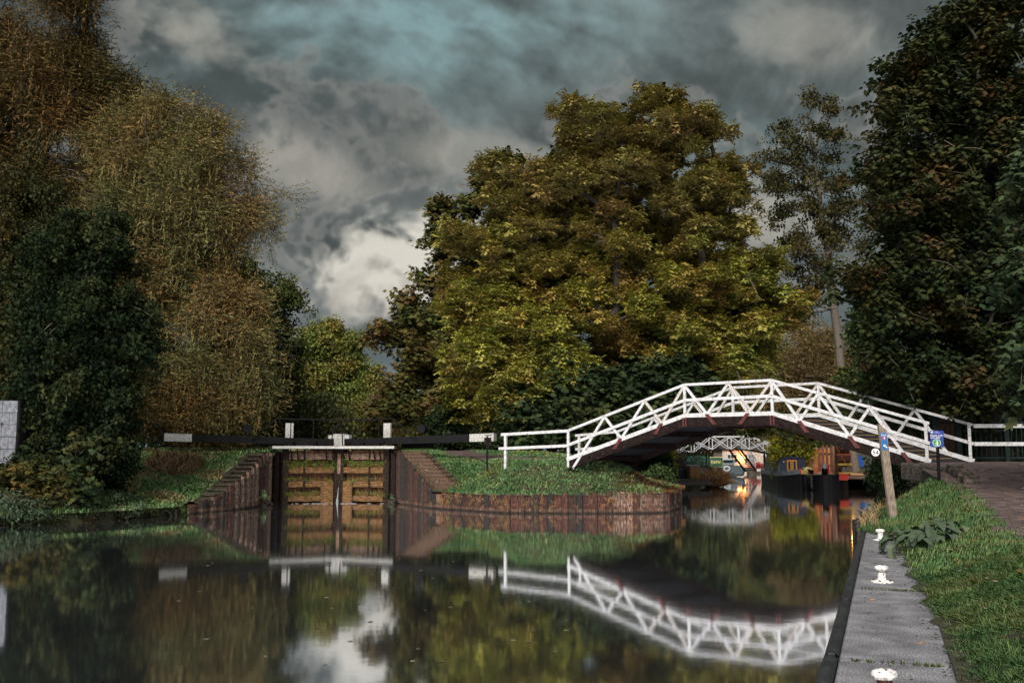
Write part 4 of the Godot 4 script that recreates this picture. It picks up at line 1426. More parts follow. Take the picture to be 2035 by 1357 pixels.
func build_yard():
	var ax := Vector3(0.23, 0, -0.973)
	var sd := Vector3(0.973, 0, 0.23)
	var o := P(17.1, 0, 53.6)
	var F = func(l: float, s: float, y: float) -> Vector3: return o + ax * l + sd * s + Vector3.UP * y
	var pn := thing("pontoon", "timber-sided work pontoon with a black rounded end and a plank deck", "pontoon", o)
	var b := B.new(o)
	for i in 10:
		var a0 := PI * i / 10
		var a1 := PI * (i + 1) / 10
		var n := (sd * cos((a0 + a1) / 2) - ax * sin((a0 + a1) / 2)).normalized()
		b.quad(F.call(0.35 - 0.35 * sin(a0), 0.78 * cos(a0), -0.3), F.call(0.35 - 0.35 * sin(a1), 0.78 * cos(a1), -0.3), F.call(0.35 - 0.35 * sin(a1), 0.78 * cos(a1), 0.80), F.call(0.35 - 0.35 * sin(a0), 0.78 * cos(a0), 0.80), n)
		b.tri(F.call(0.4, 0, 0.80), F.call(0.35 - 0.35 * sin(a0), 0.78 * cos(a0), 0.80), F.call(0.35 - 0.35 * sin(a1), 0.78 * cos(a1), 0.80), Vector3.UP)
	part("rounded_end", b, M.boat_black, pn)
	for i in 14:
		b = B.new(o)
		b.cbox(F.call(0.62 + i * 0.62, 0.15, 0.79), Vector3(1.9, 0.07, 0.60), Basis(sd, Vector3.UP, -ax), 0.01)
		part("plank", b, M.panel_wood if i % 3 else M.timber, pn)
	for i in 7:
		for y in [0.58, 0.24]:
			b = B.new(o)
			b.cbox(F.call(0.9 + i * 1.22, -0.80, y), Vector3(0.08, 0.30, 1.18), Basis(sd, Vector3.UP, -ax), 0.01)
			part("side_board", b, M.timber, pn)
	b = B.new(o)
	b.box(F.call(4.6, 0.2, 0.2), Vector3(1.8, 1.0, 8.2), Basis(sd, Vector3.UP, -ax))
	part("float", b, M.gate_dark, pn)
	for i in 2:
		var c: Vector3 = F.call(1.6 + 2.4 * i, -0.93, 0.30)
		var t := B.new(c)
		var pts := []
		for q in 17:
			var a := TAU * q / 16
			pts.append(c + ax * cos(a) * 0.26 + Vector3.UP * sin(a) * 0.30)
		t.tube(pts, [0.09], 8, false)
		solo("tyre_fender", t, M.rubber, "old tyre hung as a fender on the pontoon side, %s the black rounded end" % ["next to" if i == 0 else "further from"], "fender", "tyre fenders on the pontoon", c)
	var c0: Vector3 = F.call(0.55, -0.1, 0.83)
	var bo := thing("white_topped_bollard", "black bollard with a white top standing on the pontoon end", "bollard", c0)
	b = B.new(c0)
	b.lathe(c0, [[0.16, 0.0], [0.16, 0.34]], 16)
	part("stem", b, M.black, bo)
	b = B.new(c0)
	b.lathe(c0 + Vector3.UP * 0.34, [[0.165, 0.0], [0.165, 0.2], [0.14, 0.22], [0.0, 0.22]], 16)
	part("white_top", b, M.white, bo)
	for i in 5:
		var p: Vector3 = F.call(1.9 + 1.05 * i, -0.68, 0.83)
		var q := thing("mooring_stud", ["first", "second", "third", "fourth", "fifth"][i] + " dark pale-capped stud along the pontoon edge, counting from its black end", "bollard", p, "studs along the pontoon")
		b = B.new(p)
		b.lathe(p, [[0.09, 0.0], [0.085, 0.24]], 10)
		part("stem", b, M.black, q)
		b = B.new(p)
		b.lathe(p + Vector3.UP * 0.24, [[0.12, 0.0], [0.12, 0.06], [0.06, 0.1], [0.0, 0.1]], 10)
		part("cap", b, M.cream, q)
	# timber boathouse
	var so: Vector3 = F.call(5.0, 1.2, 0.8)
	var sh := thing("boathouse", "open red-brown timber frame with a row of posts, rails and a pale wooden end panel", "shed", so)
	var cols := [[3.4, 0.55], [3.9, 0.42], [4.4, 0.30], [4.9, 0.16], [5.5, 0.0], [6.1, -0.15], [6.7, -0.3]]
	for i in 7:
		b = B.new(so)
		b.cbox(F.call(4.0 + i * 0.75, 1.27 - i * 0.18, 2.25), Vector3(0.15, 2.9, 0.15), Basis(sd, Vector3.UP, -ax), 0.012)
		part("post", b, M.shed_wood, sh)
	for y in [1.25, 1.95]:
		b = B.new(so)
		b.beam(F.call(3.9, 1.4, y), F.call(8.7, 0.28, y), 0.07, 0.13)
		part("rail", b, M.timber_warm, sh)
	b = B.new(so)
	b.cbox(F.call(2.2, 0.82, 1.75), Vector3(0.66, 1.9, 0.16), Basis(sd, Vector3.UP, -ax), 0.015)
	part("end_panel", b, M.panel_wood, sh)
	b = B.new(so)
	b.beam(F.call(3.8, 1.32, 3.72), F.call(8.7, 0.14, 3.72), 0.24, 0.2)
	part("wall_plate", b, M.shed_wood, sh)
	for i in 3:
		b = B.new(so)
		b.cbox(F.call(9.6, -0.6 + i * 0.9, 1.55), Vector3(0.84, 1.5, 0.08), Basis(sd, Vector3.UP, -ax), 0.01)
		part("back_board", b, M.timber_warm, sh)
	b = B.new(so)
	b.cbox(F.call(6.0, 1.7, 0.66), Vector3(4.6, 0.2, 7.6), Basis(sd, Vector3.UP, -ax), 0.02)
	part("floor", b, M.panel_wood, sh)
	var lp: Vector3 = F.call(6.6, 1.9, 3.0)
	var lm := thing("boathouse_lamp", "small warm lamp lit among the posts of the timber frame", "lamp", lp)
	b = B.new(lp)
	b.lathe(lp - Vector3.UP * 0.06, [[0.0, 0.0], [0.06, 0.01], [0.09, 0.06], [0.06, 0.11], [0.0, 0.12]], 12)
	part("bulb", b, M.lamp, lm)
	var li := OmniLight3D.new()
	li.name = "light"
	li.light_color = Color(1.0, 0.72, 0.38)
	li.light_energy = 1.0
	li.light_size = 0.09
	li.omni_range = 20.0
	li.omni_attenuation = 2.0
	li.shadow_enabled = true
	lm.add_child(li)
	# loose gear on the boathouse floor
	var gear := [[3.0, 0.25, "red", 0.1, 0.5, "red fire extinguisher cylinder standing before the boathouse posts", "gas_cylinder"], [4.5, -0.3, "orange", 0.11, 0.4, "orange drum among the boathouse posts", "drum"], [5.2, -0.75, "cream", 0.2, 0.3, "low cream tub on the boathouse floor", "tub"]]
	for g in gear:
		var p: Vector3 = F.call(g[0], g[1], 0.83)
		b = B.new(p)
		b.lathe(p, [[0.0, 0.0], [g[3], 0.0], [g[3], g[4] * 0.8], [g[3] * 0.6, g[4]], [g[3] * 0.3, g[4] * 1.05], [0.0, g[4] * 1.05]], 14)
		solo(g[6], b, M[g[2]], g[5], g[6].replace("_", " "), "", p)
	# red hut with a yellow shelf
	var ho := P(18.0, 0.7, 53.5)
	var hu := thing("red_hut", "small red hut front with yellow shelves beside the pale wooden panel", "hut", ho)
	for s in [["back_board", 0.0, 0.95, -0.3, 0.8, 1.7, 0.08, "shed_wood"], ["upper_board", 0.0, 1.0, 0.0, 0.72, 0.34, 0.06, "shed_wood"], ["shelf", 0.0, 0.70, 0.05, 0.74, 0.13, 0.3, "yellow"], ["crate", 0.06, 0.42, 0.05, 0.5, 0.28, 0.3, "timber"], ["shelf", 0.0, 0.24, 0.05, 0.74, 0.08, 0.3, "yellow"], ["lower_panel", -0.1, 0.03, 0.1, 0.5, 0.36, 0.06, "red"], ["top_board", 0.0, 1.22, 0.02, 0.78, 0.1, 0.1, "orange"]]:
		b = B.new(ho)
		b.cbox(ho + Vector3(s[1], s[2], s[3]), Vector3(s[4], s[5], s[6]), Basis(), 0.008)
		part(s[0], b, M[s[7]], hu)
	b = B.new(P(17.5, 1.5, 53))
	b.tube([P(17.42, 2.35, 53.0), P(17.75, 1.75, 53.0), P(18.05, 1.25, 53.0)], [0.02], 6)
	solo("orange_rope", b, M.orange, "taut orange rope slanting from the red strap down past the hut", "rope", "", P(17.5, 1.5, 53))
	# slatted white fence and the blue car behind it
	var fo := P(19.3, 0.8, 65.0)
	var fe := thing("slatted_fence", "short pale slatted fence beside the blue car", "fence", fo)
	for i in 9:
		b = B.new(fo)
		b.box(P(19.45, 1.15 + i * 0.17, 64.0), Vector3(1.0, 0.07, 0.03))
		part("slat", b, M.white_old, fe)
	for x in [18.95, 19.95]:
		b = B.new(fo)
		b.box(P(x, 1.65, 64.06), Vector3(0.14, 1.9, 0.1))
		part("post", b, M.panel_wood, fe)
	var co := P(21.4, 0.75, 66.5)
	var car := thing("blue_car", "parked blue car partly hidden behind boathouse posts, grey alloy wheel showing", "car", co)
	var cp := [[-2.0, 0.35], [-2.0, 0.75], [-1.75, 0.95], [-1.0, 1.05], [-0.35, 1.45], [0.9, 1.5], [1.6, 1.1], [1.95, 1.0], [2.0, 0.35]]
	b = B.new(co)
	for z in [-0.85, 0.85]:
		for i in range(1, cp.size() - 1):
			b.tri(co + Vector3(cp[0][0], cp[0][1], z), co + Vector3(cp[i][0], cp[i][1], z), co + Vector3(cp[i + 1][0], cp[i + 1][1], z), Vector3(0, 0, signf(z)))
	for i in cp.size() - 1:
		var e := Vector3(cp[i + 1][0] - cp[i][0], cp[i + 1][1] - cp[i][1], 0)
		b.quad(co + Vector3(cp[i][0], cp[i][1], -0.85), co + Vector3(cp[i + 1][0], cp[i + 1][1], -0.85), co + Vector3(cp[i + 1][0], cp[i + 1][1], 0.85), co + Vector3(cp[i][0], cp[i][1], 0.85), Vector3(-e.y, e.x, 0).normalized())
	part("body", b, M.car_blue, car)
	b = B.new(co)
	b.hexa([co + Vector3(-0.85, 1.06, 0.856), co + Vector3(-0.3, 1.38, 0.856), co + Vector3(0.85, 1.42, 0.856), co + Vector3(1.3, 1.08, 0.856), co + Vector3(-0.85, 1.06, 0.862), co + Vector3(-0.3, 1.38, 0.862), co + Vector3(0.85, 1.42, 0.862), co + Vector3(1.3, 1.08, 0.862)])
	part("side_window", b, M.glass_dark, car)
	for x in [-1.25, 1.25]:
		for z in [-0.8, 0.8]:
			b = B.new(co)
			b.lathe(co + Vector3(x, 0.33, z - 0.1), [[0.0, 0.0], [0.30, 0.0], [0.33, 0.03], [0.33, 0.17], [0.30, 0.2], [0.0, 0.2]], 20, 1.0, Basis(Vector3.RIGHT, Vector3.BACK, Vector3.DOWN))
			var wh := part("wheel", b, M.rubber, car)
			if z > 0:
				b = B.new(co)
				for q in 5:
					var a := TAU * q / 5
					b.beam(co + Vector3(x, 0.33, z + 0.105), co + Vector3(x + cos(a) * 0.22, 0.33 + sin(a) * 0.22, z + 0.105), 0.07, 0.02, Vector3.BACK)
				b.lathe(co + Vector3(x, 0.33, z + 0.09), [[0.20, 0.0], [0.23, 0.02], [0.25, 0.012]], 20, 1.0, Basis(Vector3.RIGHT, Vector3.BACK, Vector3.DOWN))
				part("rim", b, M.alloy, wh)

func build_jetty():
	var o := P(10.0, 0.4, 57.5)
	var je := thing("jetty", "low timber landing stage by the reeds with dark teal posts", "jetty", o)
	for i in 9:
		var b := B.new(o)
		b.cbox(P(8.3 + i * 0.36, 0.46, 57.6 + 0.02 * i), Vector3(0.35, 0.08, 2.2), Basis(), 0.01)
		part("plank", b, M.timber, je)
	var fb := B.new(o)
	fb.cbox(P(9.75, 0.30, 56.5), Vector3(3.3, 0.22, 0.08), Basis(), 0.01)
	part("front_board", fb, M.timber, je)
	for x in [8.5, 9.6, 11.2]:
		var b := B.new(o)
		b.tube([P(x, -0.6, 56.6), P(x, 0.4, 56.6)], [0.08], 8)
		part("leg", b, M.gate_dark, je)
	var xs := [[9.05, 55.6], [9.32, 56.6], [9.55, 56.9], [9.78, 57.3], [9.99, 57.7], [10.2, 58.0], [9.18, 56.2]]
	for i in 7:
		var b := B.new(o)
		b.lathe(P(xs[i][0], 0.40, xs[i][1]), [[0.085, 0.0], [0.085, 0.62], [0.06, 0.68], [0.0, 0.70]], 10)
		part("post", b, M.post_teal, je)
	var bo := P(10.55, 0.50, 57.6)
	var bx := thing("wooden_locker", "tall varnished wooden locker with grey lid standing on the landing stage", "locker", bo)
	var b := B.new(bo)
	b.cbox(bo + Vector3(0, 0.38, 0), Vector3(0.66, 0.76, 0.6), Basis(), 0.012)
	part("carcass", b, M.shed_wood, bx)
	for s in [-1, 1]:
		b = B.new(bo)
		b.cbox(bo + Vector3(0.05 + 0.135 * s, 0.38, 0.31), Vector3(0.26, 0.72, 0.03), Basis(), 0.008)
		part("door", b, M.timber_warm, bx)
	b = B.new(bo)
	b.cbox(bo + Vector3(0, 0.79, 0.02), Vector3(0.74, 0.05, 0.7), Basis(), 0.01)
	part("lid", b, M.boat_pale, bx)
	b = B.new(P(11.0, 0.5, 57.2))
	b.cbox(P(11.0, 0.52, 57.2), Vector3(0.5, 0.04, 0.5), Basis(), 0.01)
	solo("red_mat", b, M.red, "flat red mat lying on the landing stage beside the locker", "mat", "", P(11.0, 0.5, 57.2))

func build_far_bridge():
	var o := P(16.5, 2.2, 76)
	var fb := thing("far_footbridge", "distant white lattice footbridge with a black walkway and a side stair", "footbridge", o)
	var nodes := [[12.6, 1.78, 2.3], [14.05, 2.08, 2.98], [15.45, 2.28, 3.27], [16.9, 2.30, 3.28], [18.3, 2.28, 3.27], [19.7, 2.02, 2.85], [21.0, 1.75, 2.4]]
	for z in [76.0, 77.3]:
		for i in nodes.size():
			var a: Array = nodes[i]
			var b := B.new(o)
			b.beam(P(a[0], a[1], z), P(a[0], a[2], z), 0.07, 0.07, Vector3.RIGHT)
			part("post", b, M.white, fb)
			if i == nodes.size() - 1: continue
			var c: Array = nodes[i + 1]
			b = B.new(o)
			b.beam(P(a[0], a[2], z), P(c[0], c[2], z), 0.07, 0.085)
			part("top_rail", b, M.white, fb)
			b = B.new(o)
			b.beam(P(a[0], a[1] - 0.02, z), P(c[0], c[1] - 0.02, z), 0.07, 0.09)
			part("deck_beam", b, M.black, fb)
			for k in 2:
				b = B.new(o)
				if k == 0: b.beam(P(a[0], a[2], z - 0.03), P(c[0], c[1], z - 0.03), 0.055, 0.06, Vector3.RIGHT)
				else: b.beam(P(a[0], a[1], z + 0.035), P(c[0], c[2], z + 0.035), 0.055, 0.06, Vector3.RIGHT)
				part("brace", b, M.white, fb)
	for i in nodes.size() - 1:
		var b := B.new(o)
		b.beam(P(nodes[i][0], nodes[i][1] - 0.03, 76.65), P(nodes[i + 1][0], nodes[i + 1][1] - 0.03, 76.65), 1.2, 0.05)
		part("deck", b, M.deck, fb)
	for x in [15.2, 19.75]:
		for z in [76.1, 77.2]:
			var b := B.new(o)
			b.tube([P(x, -0.8, z), P(x, 2.2, z)], [0.06], 8)
			part("pier", b, M.black, fb)
	var so := P(17.2, 2.2, 77.5)
	var st := thing("stair", "black open stair with white balusters descending from the distant footbridge", "stairs", so)
	var s0 := P(17.1, 2.25, 77.6)
	var s1 := P(19.0, 0.55, 80.5)
	for k in [0.0, 0.9]:
		var b := B.new(so)
		b.beam(s0 + Vector3(k, 0, 0), s1 + Vector3(k, 0, 0), 0.07, 0.16)
		part("stringer", b, M.black, st)
		b = B.new(so)
		b.beam(s0 + Vector3(k, 0.9, 0), s1 + Vector3(k, 0.9, 0), 0.06, 0.07)
		part("handrail", b, M.white if k > 0.5 else M.black, st)
	for i in 11:
		var p := s0.lerp(s1, (i + 0.5) / 11)
		var b := B.new(so)
		b.box(p + Vector3(0.45, 0.0, 0), Vector3(0.9, 0.04, 0.26))
		part("tread", b, M.black, st)
		b = B.new(so)
		b.box(p + Vector3(0.9, 0.45, 0), Vector3(0.05, 0.9, 0.05))
		part("baluster", b, M.white, st)

func build_far_bank():
	# green boat with a gold-bordered panel
	var o := P(16.0, 0, 82)
	var gb := thing("green_boat", "green boat with a gold-lettered end panel moored under the distant footbridge", "boat", o)
	var b := B.new(o)
	b.cbox(P(15.6, 0.45, 86.2), Vector3(2.3, 0.9, 8.0), Basis(), 0.15)
	part("hull", b, M.boat_black, gb)
	b = B.new(o)
	b.cbox(P(15.6, 1.32, 86.4), Vector3(2.1, 0.85, 7.4), Basis(), 0.1)
	part("cabin", b, M.boat_green, gb)
	b = B.new(o)
	b.cbox(P(17.05, 1.26, 82.4), Vector3(1.14, 0.86, 0.06), Basis(), 0.02)
	part("panel_border", b, M.cream, gb)
	b = B.new(o)
	b.cbox(P(17.05, 1.26, 82.35), Vector3(1.04, 0.76, 0.06), Basis(), 0.02)
	part("panel", b, M.boat_green, gb)
	text("ESPH", 0.34, P(16.98, 1.26, 82.3), Basis(), M.cream, gb)
	o = P(18.6, 0, 84)
	var pb := thing("grey_boat", "slate grey cruiser with a pale cabin and dark windows behind the stair", "boat", o)
	b = B.new(o)
	b.cbox(P(18.7, 0.5, 85.8), Vector3(2.0, 0.9, 4.6), Basis(), 0.2)
	part("hull", b, M.boat_slate, pb)
	b = B.new(o)
	b.cbox(P(18.4, 1.22, 86.0), Vector3(1.3, 0.62, 3.0), Basis(), 0.15)
	part("cabin", b, M.boat_pale, pb)
	b = B.new(o)
	b.box(P(18.4, 1.3, 84.47), Vector3(1.0, 0.24, 0.04))
	part("window", b, M.glass_dark, pb)
	var c := P(17.95, 0.72, 82.6)
	b = B.new(c)
	var pts := []
	for q in 17: pts.append(c + Vector3(cos(TAU * q / 16) * 0.24, sin(TAU * q / 16) * 0.19, 0))
	b.tube(pts, [0.075], 8, false)
	solo("white_life_ring", b, M.white, "white ring fender lying by the bow of the grey cruiser", "fender", "", c)
	# quay wall at the end of the arm
	var wo := P(20, 0, 97)
	var wl := thing("far_quay_wall", "low stone quay wall with a flower bed at the end of the arm", "wall", wo)
	for i in 14:
		for r in 2:
			b = B.new(wo)
			b.cbox(P(16.6 + i * 0.66 + 0.33 * r, 0.08 + r * 0.27, 96.6), Vector3(0.64, 0.255, 0.5), Basis(), 0.02)
			part("stone", b, M.stone if (i + r) % 3 else M.render, wl)
	b = B.new(wo)
	b.cbox(P(21.2, 0.50, 96.9), Vector3(9.8, 0.1, 0.9), Basis(), 0.02)
	part("coping", b, M.rubble, wl)
	# cottage
	o = P(24.3, 0.5, 101)
	var ct := thing("cottage", "low whitewashed cottage with small-paned windows and a slate roof at the end of the arm", "house", o)
	b = B.new(o)
	b.cbox(P(24.6, 1.4, 103.5), Vector3(6.0, 1.9, 4.4), Basis(), 0.02)
	part("wall", b, M.render, ct)
	b = B.new(o)
	b.hexa([P(21.4, 2.36, 101.0), P(27.8, 2.36, 101.0), P(27.8, 3.3, 103.5), P(21.4, 3.3, 103.5), P(21.4, 2.36, 106.0), P(27.8, 2.36, 106.0), P(27.8, 3.32, 103.52), P(21.4, 3.32, 103.52)])
	part("roof", b, M.slate, ct)
	for x in [22.6, 24.35, 26.2]:
		b = B.new(o)
		b.cbox(P(x, 1.45, 101.26), Vector3(1.05, 0.95, 0.08), Basis(), 0.01)
		var w := part("window", b, M.white, ct)
		for i in 3:
			for j in 2:
				b = B.new(o)
				b.box(P(x - 0.32 + 0.32 * i, 1.24 + 0.42 * j, 101.21), Vector3(0.26, 0.36, 0.02))
				part("pane", b, M.glass_dark, w)
	var lp := P(23.5, 1.55, 100.9)
	var lm := thing("cottage_lamp", "warm glowing wall lamp on the whitewashed cottage", "lamp", lp)
	b = B.new(lp)
	b.lathe(lp - Vector3.UP * 0.1, [[0.0, 0.0], [0.1, 0.02], [0.14, 0.1], [0.1, 0.2], [0.0, 0.22]], 12)
	part("bulb", b, M.lamp, lm)
	var li := OmniLight3D.new()
	li.name = "light"
	li.light_color = Color(1.0, 0.62, 0.28)
	li.light_energy = 1.2
	li.light_size = 0.14
	li.omni_range = 25.0
	li.omni_attenuation = 2.0
	li.shadow_enabled = true
	lm.add_child(li)
	# white blockwork building behind the ivy on the bank
	var bo := P(-16.4, 0.6, 29.4)
	var bw := thing("blockwork_hut", "corner of a pale blockwork hut half hidden by dark ivy on the bank", "hut", bo)
	b = B.new(bo)
	b.cbox(P(-16.95, 1.6, 31.2), Vector3(4.4, 3.9, 3.6), Basis(), 0.02)
	part("core", b, M.slate, bw)
	for r in 9:
		for i in 10:
			b = B.new(bo)
			b.cbox(P(-19.03 + i * 0.45 - (0.225 if r % 2 else 0.0), 0.50 + r * 0.36, 29.34), Vector3(0.44, 0.35, 0.10), Basis(), 0.008)
			part("block", b, M.blockwork, bw)
		if r % 2:
			b = B.new(bo)
			b.cbox(P(-14.87, 0.50 + r * 0.36, 29.34), Vector3(0.215, 0.35, 0.10), Basis(), 0.008)
			part("block", b, M.blockwork, bw)

# ---------------------------------------------------------------- trees
func rdir() -> Vector3:
	var z := rng.randf_range(-1, 1)
	var a := rng.randf() * TAU
	var r := sqrt(1.0 - z * z)
	return Vector3(r * cos(a), z, r * sin(a))

func clump_round(n: int, rad: float, l: float, w: float, droop := 0.0) -> ArrayMesh:
	var b := B.new()
	for i in n:
		var p := rdir() * rad * pow(rng.randf(), 0.5)
		p.y *= 0.75
		var dir := (rdir() + p / rad * 0.8 - Vector3.UP * droop).normalized()
		var up := (Vector3.UP * 0.9 + rdir() * 0.8).normalized()
		var k := rng.randf_range(0.65, 1.25)
		b.c = Color(k, k * rng.randf_range(0.92, 1.06), k * rng.randf_range(0.8, 1.1))
		b.leaf(p, dir, up, l * rng.randf_range(0.7, 1.2), w * rng.randf_range(0.8, 1.2), 0.2)
	return b.done()

func clump_pinnate(n: int, rad: float) -> ArrayMesh:  # ash: leaflets in pairs along drooping stalks
	var b := B.new()
	for i in n:
		var p := rdir() * rad * 0.55 * pow(rng.randf(), 0.5)
		var dir := (rdir() + Vector3.UP * 0.1).normalized()
		var k := rng.randf_range(0.6, 1.3)
		b.c = Color(k * rng.randf_range(0.95, 1.15), k, k * rng.randf_range(0.7, 1.1))
		var len := rng.randf_range(0.22, 0.34)
		for q in 4:
			var u := q / 3.0
			var at := p + dir * len * u - Vector3.UP * len * u * u * 0.28
			var d2 := (dir - Vector3.UP * u * 0.45).normalized()
			var s := d2.cross(Vector3.UP).normalized()
			for e in [-1.0, 1.0]:
				b.leaf(at, (s * e + d2 * 0.5 - Vector3.UP * 0.15 + rdir() * 0.3).normalized(), (Vector3.UP + rdir() * 0.5).normalized(), rng.randf_range(0.13, 0.21), 0.085, 0.2)
	return b.done()

func clump_willow(n: int) -> ArrayMesh:
	var b := B.new()
	for i in n:
		var p := rdir() * 0.22
		var dir := (rdir() - Vector3.UP * 0.12).normalized()
		var k := rng.randf_range(0.6, 1.3)
		for q in 6:
			b.c = Color(k * rng.randf_range(0.9, 1.15), k * rng.randf_range(0.85, 1.1), k * rng.randf_range(0.8, 1.1))
			p += dir * 0.11
			dir = (dir - Vector3.UP * 0.07).normalized()
			b.leaf(p, (dir + rdir() * 0.75).normalized(), (Vector3.UP + rdir()).normalized(), rng.randf_range(0.12, 0.20), 0.036, 0.15)
	return b.done()

func lobed(b: B, at: Vector3, dir: Vector3, up: Vector3, l: float):  # a five-lobed maple leaf
	var s := dir.cross(up).normalized()
	var n := s.cross(dir).normalized()
	if n.dot(up) < 0: n = -n
	var prof := [[0.0, 0.0], [0.30, -0.08], [0.50, 0.16], [0.30, 0.28], [0.52, 0.62], [0.22, 0.55], [0.0, 1.0]]
	var c := at + dir * l * 0.25
	for e in [-1.0, 1.0]:
		for i in prof.size() - 1:
			var p0: Vector3 = at + s * e * prof[i][0] * l + dir * prof[i][1] * l - n * l * 0.22 * (absf(prof[i][0]) + 0.4 * prof[i][1] * prof[i][1])
			var p1: Vector3 = at + s * e * prof[i + 1][0] * l + dir * prof[i + 1][1] * l - n * l * 0.22 * (absf(prof[i + 1][0]) + 0.4 * prof[i + 1][1] * prof[i + 1][1])
			b.tri(c, p0, p1, (n + s * e * 0.25).normalized())

func clump_maple(n: int, rad: float, l: float) -> ArrayMesh:
	var b := B.new()
	for i in n:
		var p := rdir() * rad * pow(rng.randf(), 0.5)
		p.y *= 0.7
		var k := rng.randf_range(0.6, 1.3)
		b.c = Color(k * rng.randf_range(0.9, 1.2), k, k * rng.randf_range(0.8, 1.15))
		var dir := (rdir() * Vector3(1, 0.3, 1) + p / rad * 0.5 - Vector3.UP * 0.55).normalized()
		lobed(b, p, dir, (Vector3.UP + rdir() * 0.55).normalized(), l * rng.randf_range(0.65, 1.15))
	return b.done()

func make_clumps():
	CL.ash = clump_pinnate(7, 0.42)
	CL.willow = clump_willow(6)
	CL.maple = clump_maple(9, 0.34, 0.20)
	CL.sycamore = clump_maple(11, 0.32, 0.155)
	CL.maplebig = clump_maple(8, 0.30, 0.22)
	CL.round = clump_round(20, 0.36, 0.15, 0.095)
	CL.small = clump_round(20, 0.30, 0.11, 0.06)
	CL.ivy = clump_round(22, 0.26, 0.12, 0.10, 0.5)
	CL.bramble = clump_round(16, 0.22, 0.08, 0.055, 0.2)
	CL.alder = clump_round(11, 0.26, 0.14, 0.11)
	CL.conifer = clump_round(60, 0.30, 0.09, 0.016, 0.6)

func inside(ells: Array, shell: float) -> Vector3:
	var tot := 0.0
	for e in ells: tot += e[3] * e[4] * e[5]
	var r := rng.randf() * tot
	for e in ells:
		r -= e[3] * e[4] * e[5]
		if r <= 0.0:
			return P(e[0], e[1], e[2]) + rdir() * pow(rng.randf(), shell) * Vector3(e[3], e[4], e[5])
	return P(ells[-1][0], ells[-1][1], ells[-1][2])

func tint(pal: Array, p: Vector3, freq := 0.35) -> Color:
	var n := 0.5 + 0.75 * nz.get_noise_3d(p.x * freq, p.y * freq, p.z * freq) + rng.randf_range(-0.22, 0.22)
	var f := clampf(n, 0.0, 0.999) * (pal.size() - 1)
	var i := int(f)
	return (pal[i] as Color).lerp(pal[i + 1], f - i) * rng.randf_range(0.72, 1.28) * 2.2

